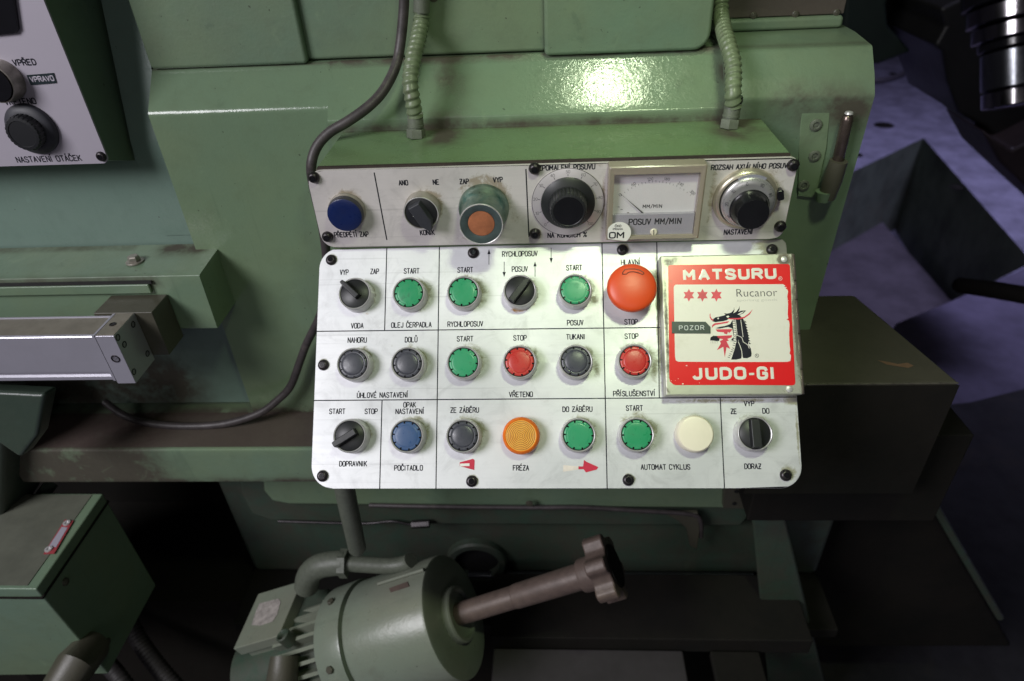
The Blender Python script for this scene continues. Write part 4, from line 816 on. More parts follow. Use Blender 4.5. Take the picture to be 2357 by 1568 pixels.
# ================================================================== HINGED COVER WITH STICKER
HC = .0125
cq = [lo(1524, 589, HC), lo(1829, 583.5, HC), lo(1842, 908, HC), lo(1527, 911.5, HC)]
cx0, cx1 = (cq[0][0] + cq[3][0]) / 2, (cq[1][0] + cq[2][0]) / 2; cy0, cy1 = (cq[2][1] + cq[3][1]) / 2, (cq[0][1] + cq[1][1]) / 2
cover = thing('hinged_cover', [float(v) for v in (FL @ Vector((cx0, cy0, 0)))], 'small hinged metal cover with a red and white dragon sticker on the sloping panel', 'cover')
mb = MB(); nx_, ny_ = 96, 100
vs = [(cx0 + .001 + (cx1 - cx0 - .002) * i / nx_, cy0 + .001 + (cy1 - cy0 - .002) * j / ny_, HC) for j in range(ny_ + 1) for i in range(nx_ + 1)]
mb.add(vs, [(j * (nx_ + 1) + i, j * (nx_ + 1) + i + 1, (j + 1) * (nx_ + 1) + i + 1, (j + 1) * (nx_ + 1) + i) for j in range(ny_) for i in range(nx_)])
R_ = lambda k: rrect(cx0 + k, cx1 - k, cy0 + k, cy1 - k, .0006, 2)
a0, a1, a2 = R_(.0), R_(.0003), R_(.001); n = len(a0)
mb.add([(x, y, .0012) for x, y in a0] + [(x, y, HC - .0010) for x, y in a0] + [(x, y, HC - .0003) for x, y in a1] + [(x, y, HC) for x, y in a2], [(k * n + i, k * n + (i + 1) % n, (k + 1) * n + (i + 1) % n, (k + 1) * n + i) for k in range(3) for i in range(n)])
co_ = mb.obj('cover_lid', M_cover, cover, FL, smooth=50)
K = lambda x, y: lo(x, y, HC)
cb = [(*K(1805, 598), .006, .006, .95, 0), (*K(1826, 610), .003, .012, .95, 0), (*K(1545, 603), .010, .006, .55, 0), (*K(1833, 760), .0025, .05, .9, 0), (*K(1534, 760), .002, .06, .6, 0), (*K(1534, 900), .006, .004, .5, 0), (*K(1815, 900), .008, .003, .5, 0)]
setmask(co_, blobs(cb), 'grime_shade'); setmask(co_, blobs([(*K(1534, 620), .002, .006, .3, 0)]), 'rust')
MB().box(cx0 + .0012, cx1 - .0012, cy0 + .0012, cy1 - .0012, .0003, .0011).obj('cover_gasket', M_rub, cover, FL)
# hinge barrels down the right edge
hy = [K(1826, 583)[1], K(1830, 646)[1], K(1832, 689)[1], K(1834, 768)[1], K(1838, 850)[1], K(1842, 908)[1]]
hxa, hxb = K(1824.5, 590)[0] + .0006, K(1838, 905)[0] + .0006
hx = (hxa + hxb) / 2 + .0008
for i, (ya, yb_) in enumerate(zip(hy[:-1], hy[1:])):
    L = ya - yb_; M = FL @ T(hx, yb_ + .0002, .0098) @ Matrix.Rotation(-math.pi / 2, 4, 'X')
    MB().lathe([(.0006, 0), (.0019, .0001), (.0022, .0004), (.0022, L - .0008), (.0019, L - .0005), (.0006, L - .0004)], 24).obj('hinge_barrel', M_hinge, cover, M, smooth=50)
for px, py in ((1803.5, 597.5), (1816, 896)):
    MB().lathe([(.0024, 0), (.0023, .0007), (.0014, .0010), (.0001, .0011)], 24).obj('rivet', M_collar, cover, FL @ T(*K(px, py), HC), smooth=50)
HS = HC + .0001; S6 = lambda cx, cy: lo(1479.7 + cx * .2302, 563 + cy * .2302, HS)
def poly6(pts, z, name, mat, parent, th=.00012): return MB().prism([S6(*p) for p in pts], z, z + th).obj(name, mat, parent, FL)
def arcpts(c, r, a0, a1, n=6): return [(c[0] + r * math.cos(math.radians(a0 + (a1 - a0) * k / n)), c[1] - r * math.sin(math.radians(a0 + (a1 - a0) * k / n))) for k in range(n + 1)]
redp = arcpts((272, 228), 22, 180, 90) + [(900, 198), (1400, 196)] + arcpts((1440, 222), 26, 90, 0) + [(1490, 800), (1520, 1375)] + arcpts((1492, 1380), 28, 0, -90) + [(900, 1404), (420, 1406), (330, 1406), (300, 1398), (268, 1368), (262, 1330), (256, 800)]
rp = poly6(redp, HS, 'sticker', M_red, cover, .00014)
z1_ = HS + .00020
rnd_ = random.Random(3)
wp = arcpts((335, 432), 30, 180, 90) + [(700, 401), (1100, 399), (1396, 398), (1420, 412), (1408, 424), (1436, 428), (1422, 440), (1440, 452), (1448, 470), (1440, 520), (1448, 600), (1444, 700), (1450, 740), (1430, 752), (1456, 762), (1462, 800), (1458, 900), (1462, 1000), (1470, 1060), (1462, 1090), (1478, 1110), (1474, 1140), (1470, 1165), (1440, 1174), (900, 1175), (350, 1172), (326, 1160), (318, 1120), (312, 800)]
poly6(wp, z1_, 'white_field', M_sw, rp, .00006)
def word6(s, x0, y0, x1, y1, mat, bold, z=None, name='letters'):
    a, b = S6(x0, y1), S6(x1, y0); me = fitted(fonttext(s, bold), a[0], b[0], a[1], b[1], (z or z1_ + .00012), mat); return link(name, me, rp, FL)
def heavy6(t_, x0, y0, x1, y1, hw=.00118):
    (ax, ay), (bx_, by_) = S6(x0, y1), S6(x1, y0); ln, tw = textlines(t_, 2.3)
    for pl in [ln]:
        mb = MB(); W_0 = bx_ - ax - 2 * hw; H_0 = by_ - ay - 2 * hw
        for q_ in pl: mb.stroke([(ax + hw + u / tw * W_0, ay + hw + v / 6 * H_0) for u, v in q_], hw, .00006, z1_ + .00008)
        mb.obj('letters', M_sw, rp, FL)
heavy6('MATSURU', 400, 232, 1328, 364); heavy6('JUDO', 490, 1222, 1026, 1356); heavy6('GI', 1138, 1218, 1322, 1354)
poly6([(1058, 1284), (1110, 1284), (1110, 1306), (1058, 1306)], z1_ + .00004, 'letters', M_sw, rp)
word6('Rucanor', 934, 440, 1336, 524, M_ink, -.012, z1_ + .00012); word6('sporting goods', 938, 540, 1338, 578, plain('faded_print', (.45, .43, .40), .5, bump=0), -.012, z1_ + .00012)
for cx in (456, 592, 731):
    st = [(cx + (62 if k % 2 == 0 else 34) * math.sin(math.radians(30 * k)), 508 - (65 if k % 2 == 0 else 36) * math.cos(math.radians(30 * k))) for k in range(12)]
    poly6(st, z1_ + .00009, 'red_star', M_crim, rp, .00004)
z2_ = z1_ + .00009
def dr(pts, mat=M_ink, z=0, nm='dragon_print'): return poly6(pts, z2_ + z, nm, mat, rp, .00004)
dr([(690, 768), (700, 745), (725, 728), (760, 722), (800, 712), (822, 705), (808, 688), (840, 692), (880, 682), (905, 655), (908, 628), (912, 655), (900, 690), (930, 672), (955, 640), (964, 616), (962, 650), (950, 675), (985, 662), (1028, 660), (1000, 690), (960, 705), (1000, 745), (990, 752), (900, 745), (860, 742), (835, 758), (800, 768), (760, 772), (720, 778)])
dr([(722, 838), (760, 825), (820, 815), (870, 795), (890, 760), (905, 752), (1000, 745), (1018, 790), (1035, 850), (1050, 910), (1055, 960), (1048, 1000), (1075, 1040), (1084, 1090), (1080, 1120), (1040, 1138), (1000, 1136), (985, 1110), (980, 1140), (930, 1152), (878, 1152), (895, 1100), (915, 1040), (925, 990), (940, 960), (905, 940), (900, 900), (890, 840), (850, 825), (800, 835), (760, 842)])
for k in range(9):
    f = k / 8; bx, by = 1012 + 44 * f, 760 + 215 * f; dr([(bx, by), (bx + 22, by + 20), (bx + 2, by + 22)])
W_ = M_sw
for a, b in (((922, 755), (938, 900)), ((975, 755), (998, 925))): 
    MB().stroke([S6(*a), S6(*b)], .00022, .00003, z2_ + .00006).obj('dragon_print', W_, rp, FL)
MB().stroke([S6(*p) for p in ((890, 930), (940, 908), (985, 930), (1000, 975), (1045, 1005), (1060, 1040))], .00022, .00003, z2_ + .00006).obj('dragon_print', W_, rp, FL)
MB().stroke([S6(*p) for p in ((950, 975), (970, 1020), (985, 1070), (990, 1130))], .00024, .00003, z2_ + .00006).obj('dragon_print', W_, rp, FL)
pts = [(905, 765), (912, 830), (918, 900), (915, 960), (900, 1030), (875, 1090), (845, 1145)]
MB().stroke([S6(*p) for p in pts], .0009, .00003, z2_ + .00006).obj('dragon_print', W_, rp, FL)
mb = MB()
for (ax, ay), (bx, by) in zip(pts[:-1], pts[1:]):
    for f in (0.1, .4, .7): mb.stroke([S6(ax + (bx - ax) * f - 9, ay + (by - ay) * f - 2), S6(ax + (bx - ax) * f + 10, ay + (by - ay) * f + 3)], .00022, .00002, z2_ + .00010)
mb.obj('dragon_print', M_ink, rp, FL)
dr([(668, 960), (672, 930), (700, 912), (740, 915), (765, 935), (758, 965), (735, 968), (705, 962)]); dr([(880, 950), (905, 925), (950, 930), (962, 960), (930, 972), (895, 968)])
mb = MB()
for x_ in (678, 694, 710, 726, 742): mb.stroke([S6(x_, 962), S6(x_ - 3, 990)], .00011, .00003, z2_ + .00008)
for x_ in (880, 898, 916, 934, 952): mb.stroke([S6(x_, 955), S6(x_ - 3, 975)], .00018, .00003, z2_ + .00012, mi=0)
mb.obj('dragon_claws', plain('grey_print', (.3, .3, .3), .5, bump=0), rp, FL)
dr([(722, 850), (890, 846), (884, 862), (862, 884), (846, 874), (838, 900), (808, 892), (806, 880), (742, 874)], M_crim)
dr([(736, 914), (890, 908), (882, 930), (840, 945), (858, 962), (832, 968), (870, 1045), (832, 1028), (815, 1130), (800, 1025), (735, 1058), (775, 992), (766, 966), (800, 950), (750, 938)], M_crim)
dr([(685, 838), (690, 805), (715, 788), (780, 780), (860, 766), (845, 785), (780, 796), (720, 806), (700, 820)], M_crim)
dr([(838, 738), (900, 738), (960, 735), (1010, 722), (1055, 690), (1094, 648), (1065, 700), (1010, 738), (950, 750), (870, 750)], M_crim, .00006)
dr([(704, 762), (680, 758), (664, 730), (664, 700), (672, 686), (672, 720), (684, 742), (705, 752)], M_crim)
dr([(828, 722), (848, 712), (862, 722), (846, 734)], W_, .00006); dr([(740, 738), (752, 730), (757, 744), (746, 750)], W_, .00006); dr([(940, 700), (975, 680), (1010, 668), (990, 688), (955, 704)], W_, .00006)
for cx, cy, r, m in ((1370, 341, 18, M_sw), (1136, 1112, 18, M_ink)):
    MB().stroke([S6(*p) for p in circ(cx, cy, r, 20)], .00016, .00003, z1_ + .00008).obj('registered_mark', m, rp, FL)
    a, b = S6(cx - 8, cy + 10), S6(cx + 8, cy - 10); link('registered_mark', fitted(fonttext('R'), a[0], b[0], a[1], b[1], z1_ + .0001, m), rp, FL)
tape = poly6([(286, 772), (622, 774), (672, 828), (672, 892), (286, 890)], HS + .0004, 'embossed_tape_label', M_tape, cover, .0004)
ln, tw = textlines('POZOR', 2.6); a, b = S6(360, 856), S6(604, 812); mb = MB()
for pl in ln: mb.stroke([(a[0] + u / tw * (b[0] - a[0]), a[1] + v / 6 * (b[1] - a[1])) for u, v in pl], .00028, .00012, HS + .00082)
mb.obj('letters', plain('embossed_white', (.55, .57, .58), .5, bump=0), tape, FL)
# paint chips on the sticker
mb = MB()
for cx, cy, r in ((434, 1212, 10), (395, 1395, 9), (562, 1384, 5), (350, 1342, 4), (280, 1362, 5), (1450, 560, 4), (320, 1360, 3)):
    mb.prism([S6(cx + r * math.cos(k) * rnd_.uniform(.5, 1.4), cy + r * .7 * math.sin(k) * rnd_.uniform(.5, 1.3)) for k in (0, .8, 1.6, 2.4, 3.2, 4.0, 4.8, 5.6)], HS + .00018, HS + .00024)
mb.obj('sticker_chips', M_sw, rp, FL)

# ================================================================== SPEED CONTROL BOX (TOP LEFT)
YS = .561; XS = onY(248, 370, YS)[0]; zs0 = onY(120, 380, YS)[2]
sbx = thing('speed_control_box', (XS - .15, .6, zs0), 'dark green box with white labelled face and two knobs at the upper left', 'control box')
o = MB().hexa([(-.95, YS + .002, zs0 + .002), (XS - .001, YS + .002, zs0 + .002), (XS - .001, .601, 1.287), (-.95, .601, 1.287), (-.95, YS + .002, 1.62), (XS - .001, YS + .002, 1.62), (XS - .001, .700, 1.62), (-.95, .700, 1.62)]).obj('housing', M_green, sbx)
FS = mat4((1, 0, 0), (0, 0, 1), (0, -1, 0), (0, YS, 0))
def sp(px, py, h=0): p = onY(px, py, YS - h); return p[0], p[2]
M_spl = plain('pale_lilac_plate', (.42, .39, .445), .45, .15, var=.08, sc=8, bump=.1)
face = MB().prism(rrect(-.95, XS + .0005, zs0, 1.60, .006), -.002, 0).obj('face_plate', M_spl, sbx, FS)
caption(face, FS, sp, 'NASTAVENÍ OTÁČEK', 112, 366, 150, cap=12.5, w=.00050, rot=.0); caption(face, FS, sp, 'VPŘED', 56, 144, 52, cap=13, w=.00055); caption(face, FS, sp, 'VŘETENO', 46, 234, 72, cap=13, w=.0005)
tl = MB().prism([sp(62, 173), sp(124, 168), sp(131, 191), sp(72, 196)], 0, .0007).obj('embossed_tape_label', M_tape, sbx, FS)
caption(tl, FS, sp, 'VPRAVO', 96.5, 182, 54, cap=11, w=.00045, mat=M_spl, rot=.02, h=.0007)
x, y = sp(231, 362, .002); link('panel_screw', sm, sbx, FS @ T(x, y))
x, y = sp(73, 298, .002); kb = MB().lathe([(.0215, 0), (.0215, .0030), (.0205, .0045), (.0150, .0070)], 64).obj('speed_knob', M_dk, sbx, FS @ T(x, y), smooth=40, label='black fluted rotary knob above NASTAVENÍ OTÁČEK')
MB().lathe([(.0150, .0065), (.0147, .0135), (.0137, .0148), (.0112, .0151), (.0108, .0146), (.0001, .0147)], 144, rip=lambda k, i: -.0005 if (i % 6) in (0, 1) and k in (0, 1, 2) else 0).obj('fluted_knob', M_black, kb, FS @ T(x, y), smooth=32)
x, y = sp(12, 184, .0); kb = MB().lathe([(.0165, 0), (.0165, .0040), (.0152, .0130), (.0145, .0136), (.0140, .0125)], 64, cap1=False).obj('selector_switch', M_collar_d, sbx, FS @ T(x, y), smooth=40, label='black selector in tarnished collar beside VPRAVO, cut by the frame edge')
MB().lathe([(.0139, .0115), (.0137, .0146), (.0001, .0148)], 48).obj('disc', M_blackg, kb, FS @ T(x, y), smooth=50)
q = [sp(-80, 75), sp(48, 75), sp(48, 72)]
MB().prism([sp(-120, -60), sp(29, -60), sp(47, 66), sp(40, 76), sp(-120, 92)], 0, .0030).obj('dark_window', M_blackg, sbx, FS, bev=.0006)

# ================================================================== LOWER LEFT JUNCTION BOX
XJ, YJ0, YJ1, ZJ, ZJ0 = -.543, .404, .536, .900, .716
jb = thing('junction_box', (XJ - .12, .47, ZJ0), 'green sheet metal junction box with a small red riveted tag, bottom left', 'junction box')
for_z = [(XJ - .28, YJ0, ZJ0 + .0), (XJ + .0, YJ0 + .008, ZJ0), (XJ, YJ1, ZJ0), (XJ - .28, YJ1, ZJ0), (XJ - .28, YJ0, ZJ), (XJ, YJ0, ZJ), (XJ, YJ1, ZJ), (XJ - .28, YJ1, ZJ)]
MB().hexa(for_z).obj('box_shell', M_green, jb, bev=.002)
o = MB().box(XJ - .28, XJ - .012, YJ0 + .004, YJ1 - .003, ZJ + .0002, ZJ + .0008).obj('greasy_top', plain('greasy_top_paint', (.125, .132, .102), .5, var=.3, sc=20), jb)
MB().box(XJ - .28, XJ + .0012, YJ0 - .0012, YJ1 + .001, ZJ - .016, ZJ - .0135).obj('lid_seam', M_dark, jb)
for zq in (ZJ - .03, ZJ - .15): MB().lathe([(.0045, 0), (.0042, .002), (.002, .0028)], 16).obj('cover_screw', M_olive, jb, mat4((0, 1, 0), (0, 0, 1), (1, 0, 0), (XJ, YJ0 + .03, zq)), smooth=40)
FJ = mat4((1, 0, 0), (0, 1, 0), (0, 0, 1), (0, 0, ZJ + .001))
def jz(px, py): p = onz(px, py, ZJ + .001); return p[0], p[1]
CJ = lambda cx, cy: (cx * .3094, 1082.7 + cy * .3094)
tg = MB().prism([jz(*CJ(485, 370)), jz(*CJ(548, 378)), jz(*CJ(405, 622)), jz(*CJ(325, 625))], 0, .0009).obj('red_tag', M_tagred, jb, FJ)
MB().prism([jz(*CJ(462, 425)), jz(*CJ(505, 430)), jz(*CJ(420, 575)), jz(*CJ(365, 572))], .0010, .0012).obj('tag_field', M_gry, tg, FJ)
for cx, cy in ((500, 397), (366, 592)): x, y = jz(*CJ(cx, cy)); MB().lathe([(.0042, .001), (.0040, .0022), (.0022, .0024), (.0020, .0012)], 20).obj('tag_rivet', M_collar, tg, FJ @ T(x, y), smooth=40)
p = onY(165, 1540, .39)
MB().sweep([onY(210, 1490, .415), onY(175, 1530, .385), onY(130, 1600, .36)], [.020, .022, .020], 24).obj('cable_gland', M_olive, jb, smooth=50)
arm = machine
M_arm = paint('shade_dark_arm_paint', (.035, .052, .040), (.045, .062, .045), amount=.4)  # arm green darkened to stand in for the shadow at lower left
def pp(lst): return [onY(*q) for q in lst]
MB().hexa([onY(-60, 1420, .50), onY(0, 1250, .50), onY(100, 1105, .56), onY(-60, 1200, .62), onY(-60, 880, .50), onY(8, 985, .50), onY(112, 886, .56), onY(-60, 870, .62)]).obj('arm_casting', M_arm, arm, bev=.006, seg=3)
MB().sweep(pp([(118, 1112, .56), (66, 1185, .52), (0, 1285, .475), (-60, 1380, .44)]), .008, 20).obj('arm_bead', M_arm, arm, smooth=60)
MB().prism([(0, 0), (.062, .004), (.040, .050), (.015, .075), (-.03, .03)], 0, .02).obj('arm_rib', M_arm, arm, mat4((1, 0, 0), (0, -.25, -.97), (0, -.97, .25), onY(-5, 880, .50)), bev=.004)

# ================================================================== LOWER MACHINE BASE
base = machine
def bp_(pts, y, th, name, mat, **k):
    q = [(onY(px, py, y)[0], onY(px, py, y)[2]) for px, py in pts]; return MB().prism(q, 0, th).obj(name, mat, base, mat4((1, 0, 0), (0, 0, 1), (0, -1, 0), (0, y + th, 0)), **k)
def yb(py, y): return onY(1178, py, y)[2]
xw = onY(556, 1250, .64)[0]
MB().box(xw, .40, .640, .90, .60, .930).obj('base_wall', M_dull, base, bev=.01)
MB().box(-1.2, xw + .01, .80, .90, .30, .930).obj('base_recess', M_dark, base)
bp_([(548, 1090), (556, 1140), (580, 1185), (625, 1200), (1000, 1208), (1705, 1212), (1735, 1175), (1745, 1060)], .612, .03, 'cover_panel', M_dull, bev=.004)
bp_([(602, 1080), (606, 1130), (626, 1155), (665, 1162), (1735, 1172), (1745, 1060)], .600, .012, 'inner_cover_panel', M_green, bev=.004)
for px in (1768, 1790):
    pass
# bore with rim in the wall
pb_ = onY(1098, 1283, .640); zz = np.array((0., -1., 0.))
MB().lathe([(.046, 0), (.046, .010), (.043, .013), (.0345, .013), (.0335, .010), (.033, -.001)], 64, cap1=False).obj('bore_rim', M_dull, base, mat4((1, 0, 0), (0, 0, 1), (0, -1, 0), pb_), smooth=40)
MB().lathe([(.0338, .001), (.0336, .002)], 48).obj('bore', M_void, base, mat4((1, 0, 0), (0, 0, 1), (0, -1, 0), pb_))
zb_ = onY(1400, 1325, .636)[2]
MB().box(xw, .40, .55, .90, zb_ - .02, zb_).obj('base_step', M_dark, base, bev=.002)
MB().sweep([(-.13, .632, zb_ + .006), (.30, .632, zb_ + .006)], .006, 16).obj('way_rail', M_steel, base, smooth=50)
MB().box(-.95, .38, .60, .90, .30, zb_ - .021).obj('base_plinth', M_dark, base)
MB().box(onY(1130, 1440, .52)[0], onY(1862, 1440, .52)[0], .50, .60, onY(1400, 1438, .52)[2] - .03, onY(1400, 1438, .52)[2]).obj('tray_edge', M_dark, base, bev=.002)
pg = onY(1135, 1487, .50); pg2 = onY(1572, 1487, .50)
MB().box(pg[0], pg2[0], .35, .498, pg[2] - .012, pg[2]).obj('grey_step_plate', plain('grey_step_plate', (.045, .039, .044), .55, var=.3, sc=20), base, bev=.003)
MB().box(pg2[0] + .035, pg2[0] + .10, .35, .498, pg[2] - .012, pg[2]).obj('grey_step_plate', M_dark, base, bev=.003)
# right corner post with gusset, hole plate
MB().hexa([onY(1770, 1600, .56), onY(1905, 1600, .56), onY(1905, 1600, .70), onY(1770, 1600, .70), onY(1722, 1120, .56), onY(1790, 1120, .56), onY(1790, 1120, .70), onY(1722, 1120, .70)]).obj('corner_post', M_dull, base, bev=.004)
a = bp_([(1668, 1100), (1730, 1100), (1718, 1172), (1664, 1170)], .590, .010, 'hole_plate', M_olive, bev=.001)
for px, py in ((1695, 1132), (1690, 1160)): p = onY(px, py, .589); MB().lathe([(.0030, 0), (.0028, .0008)], 16).obj('plate_hole', M_void, base, mat4((1, 0, 0), (0, 0, 1), (0, -1, 0), (p[0], .5898, p[2])))
oil = thing('oil_line', onY(1215, 1165, .595), 'thin dark oil pipe clipped along the cover panel under the console', 'pipe')
MB().sweep(resample(place3([(850, 1163, .596), (1000, 1166, .594), (1215, 1168, .594), (1340, 1168, .594), (1480, 1176, .594), (1590, 1184, .594), (1612, 1200, .594), (1613, 1235, .598)]), .005), .0030, 12).obj('pipe', M_cable, oil, smooth=60)
p = onY(1218, 1158, .590); MB().lathe([(.0048, 0), (.0046, .0015), (.002, .0022)], 20).obj('clip_screw', M_olive, oil, mat4((1, 0, 0), (0, 0, 1), (0, -1, 0), p), smooth=40)
MB().prism([(onY(*q)[0], onY(*q)[2]) for q in ((1530, 1188, .59), (1608, 1186, .59), (1612, 1225, .59), (1606, 1272, .59), (1588, 1262, .59), (1580, 1222, .59), (1560, 1205, .59))], 0, .006).obj('pipe_bracket', M_olive, oil, mat4((1, 0, 0), (0, 0, 1), (0, -1, 0), (0, .600, 0)), bev=.0015)
tube = thing('grease_tube', onY(920, 1205, .60), 'short chrome grease tube with a dark end nut under the cover panel', 'pipe')
MB().sweep(resample(place3([(640, 1200, .606), (830, 1205, .606), (900, 1200, .604), (940, 1207, .602), (955, 1207, .602)]), .005), .0018, 12).obj('tube', M_screw, tube, smooth=60)
MB().sweep([onY(948, 1207, .602), onY(988, 1205, .602)], .0056, 6).obj('end_nut', M_screw, tube, smooth=20)
post = thing('support_pipe', onY(820, 1268, .50), 'slanting grey green support pipe under the left end of the console', 'pipe')
MB().sweep(pp([(786, 1090, .47), (800, 1160, .475), (822, 1262, .48), (824, 1270, .48)]), [.0105, .0105, .0100, .0070], 24).obj('pipe', M_fit, post, smooth=50)

# ================================================================== MOTOR
E_ = CAM + (lambda v: v / np.linalg.norm(v))(ray(1048, 1416)) * .87
AX = np.array((.901, .0275, .4327)); AX /= np.linalg.norm(AX); YY = np.array((0, -1., 0)); YY = YY - AX * YY.dot(AX); YY /= np.linalg.norm(YY); NN = np.cross(AX, YY); NN = -NN if NN[2] < 0 else NN
YY = np.cross(NN, AX)      # right handed: YY x? frame columns (YY', NN', AX)
FM = mat4(YY, np.cross(AX, YY), AX, E_)
motor = thing('electric_motor', E_ + np.array((-.15, 0, -.12)), 'tilted green electric motor with finned body and a brown star knob on its shaft', 'motor')
M_mot = paint('motor_green_paint', (.195, .205, .160), (.180, .215, .170), amount=.35, rough=.3)
MB().lathe([(.0745, -.150), (.0750, -.148), (.0755, -.117), (.0750, -.1145), (.0690, -.1140)], 96).obj('flange_ring', M_mot, motor, FM, smooth=35)
MB().lathe([(.0690, -.1135), (.0690, -.1095), (.0725, -.1090), (.0725, -.004), (.0715, -.001), (.0695, .0), (.040, .0005)], 96).obj('fan_cowl', M_mot, motor, FM, smooth=35)
MB().lathe([(.0330, .0), (.0330, .0080), (.0310, .0095), (.0280, .0095), (.0265, .005), (.0150, .004), (.0001, .004)], 64).obj('bearing_hub', M_mot, motor, FM, smooth=35)
MB().lathe([(.052, -.30), (.052, -.149)], 48).obj('motor_body', M_dull, motor, FM, smooth=40)
fin = MB().box(.050, .0665, -.0022, .0022, -.22, -.152).mesh('cooling_fin', M_mot)
for k in range(28): o = link('cooling_fin', fin, motor, FM @ Matrix.Rotation(2 * math.pi * k / 28, 4, 'Z'))
MB().box(-1.25, .45, .10, .88, .26, .275).obj('dark_floor_cover', M_dark, machine)  # dark sheet added to black out the pale floor at lower left
bolt = MB().lathe([(.0046, 0), (.0046, .0030), (.0036, .0038)], 6).mesh('flange_bolt', M_olive, 30)
for k in range(6):
    a_ = 2 * math.pi * k / 6 + .35; link('flange_bolt', bolt, motor, FM @ Matrix.Rotation(a_, 4, 'Z') @ Matrix.Translation((.0752, 0, -.132)) @ Matrix.Rotation(math.pi / 2, 4, 'Y'))
shp = lambda s: E_ + AX * s
MB().sweep([shp(.004), shp(.012), shp(.080)], [.0128, .0132, .0132], 32).obj('hand_shaft', M_shaft, motor, smooth=45)
MB().sweep([shp(.0805), shp(.082), shp(.165)], [.0138, .0142, .0150], 32).obj('hand_shaft_sleeve', M_shaft, motor, smooth=45)
MB().sweep([shp(.165), shp(.168), shp(.190)], [.0180, .0190, .0200], 32).obj('knob_hub', M_shaft, motor, smooth=45)
lob = []
for k in range(72):
    a = 2 * math.pi * k / 72; lob.append(((.0335 + .0050 * math.tanh(2.2 * math.cos(6 * a))) * math.cos(a), (.0335 + .0050 * math.tanh(2.2 * math.cos(6 * a))) * math.sin(a)))
MB().prism(lob, .182, .206).obj('star_knob', M_shaft, motor, FM, bev=.0025, label='brown six lobed star knob with dark end face')
MB().lathe([(.024, .2062), (.0235, .2075), (.006, .2072)], 40).obj('knob_end_recess', M_dark, motor, FM, smooth=40)
# terminal box
NP = np.array((-AX[2], 0, AX[0])); NP /= np.linalg.norm(NP); P0 = E_ + NP * .078
def tb(px, py, d=0): return onP(px, py, P0 - NP * d, NP)
top = [tb(536, 1494), tb(640, 1464), tb(694, 1336), tb(594, 1366)]
bx = MB().hexa([p - NP * .016 for p in top] + top).obj('terminal_box_lid', M_mot, motor, bev=.0015)
cen = sum(top) / 4; lowr = [cen + (p - cen) * .90 for p in top]
MB().hexa([p - NP * .055 for p in lowr] + [p - NP * .0165 for p in lowr]).obj('terminal_box_base', M_mot, motor, bev=.002)
wd = sum(lowr) / 4 + AX * .045; 
MB().hexa([lowr[1] - NP * .06, lowr[1] + AX * .03 - NP * .06, lowr[2] + AX * .03 - NP * .06, lowr[2] - NP * .06, lowr[1] - NP * .014, lowr[1] + AX * .03 - NP * .026, lowr[2] + AX * .03 - NP * .026, lowr[2] - NP * .014]).obj('terminal_box_neck', M_dull, motor, bev=.002)
lbl = [tb(*(505 + c[0] * .3094, 1082.7 + c[1] * .3094), -.0004) for c in ((240, 1150), (275, 1040), (300, 990), (440, 955), (455, 980), (430, 1070), (395, 1125), (300, 1155))]
mb = MB(); n = len(lbl); mb.add(list(lbl) + [p + NP * .0003 for p in lbl], [tuple(range(n))[::-1], tuple(range(n, 2 * n))] + [(i, (i + 1) % n, n + (i + 1) % n, n + i) for i in range(n)])
mb.obj('torn_paper_label', plain('torn_label', (.42, .38, .36), .6, var=.5, sc=120, dirt=(.16, .14, .13)), motor)
p = tb(650, 1462, -.001); xx = AX; yv = np.cross(NP, xx); MB().lathe([(.0085, -.016), (.0085, .0005), (.0065, .0015), (.0055, .0005), (.0045, -.004)], 24).obj('corner_screw_boss', M_dull, motor, mat4(xx, yv, NP, p), smooth=40)
MB().sweep(pp([(655, 1510, .42), (650, 1560, .40), (640, 1620, .39)]), [.016, .018, .018], 20).obj('cable_gland', M_olive, motor, smooth=50)
# foot and cross bar under the box
MB().sweep(pp([(560, 1590, .42), (760, 1540, .42)]), .012, 12).obj('motor_foot', M_dull, motor, smooth=40)
# plate and rating tag on the cowl
def oncowl(px, py, r=.0728):
    d = MW @ np.array([(px - CX) / F0, (py - CY) / F0, 1.]); d /= np.linalg.norm(d); w = CAM - E_
    a_ = d - AX * d.dot(AX); b_ = w - AX * w.dot(AX); A = a_.dot(a_); B = 2 * a_.dot(b_); Cc = b_.dot(b_) - r * r; disc = B * B - 4 * A * Cc
    if disc < 0: return CAM + d * (-B / (2 * A))
    return CAM + d * ((-B - math.sqrt(disc)) / (2 * A))
q = [oncowl(505 + c[0] * .3094, 1082.7 + c[1] * .3094) for c in ((1262, 880), (1400, 830), (1412, 865), (1275, 908))]
mb = MB(); mb.add(q + [p + NN * .0008 for p in q], [(3, 2, 1, 0), (4, 5, 6, 7), (0, 1, 5, 4), (1, 2, 6, 5), (2, 3, 7, 6), (3, 0, 4, 7)]); mb.obj('rating_tag', M_shaft, motor)
MB().sweep([oncowl(870, 1344, .0745), oncowl(975, 1311, .0745)], .0022, 8).obj('cowl_strip', M_mot, motor, smooth=50)
hose = thing('motor_elbow_pipe', onY(760, 1300, .47), 'grey elbow pipe with a union nut behind the electric motor', 'pipe')
MB().sweep(resample(place3([(705, 1350, .50), (712, 1322, .50), (735, 1303, .50), (775, 1296, .50), (790, 1296, .50)]), .004), .0150, 20).obj('elbow', M_fit, hose, smooth=60)
MB().sweep(resample(place3([(795, 1296, .50), (850, 1300, .50), (900, 1302, .50), (935, 1296, .50), (946, 1290, .50)]), .004), .0098, 18).obj('pipe', M_fit, hose, smooth=60)
MB().sweep([onY(783, 1297, .50), onY(800, 1297, .50)], .0175, 6).obj('union_nut', M_fit, hose, smooth=20)
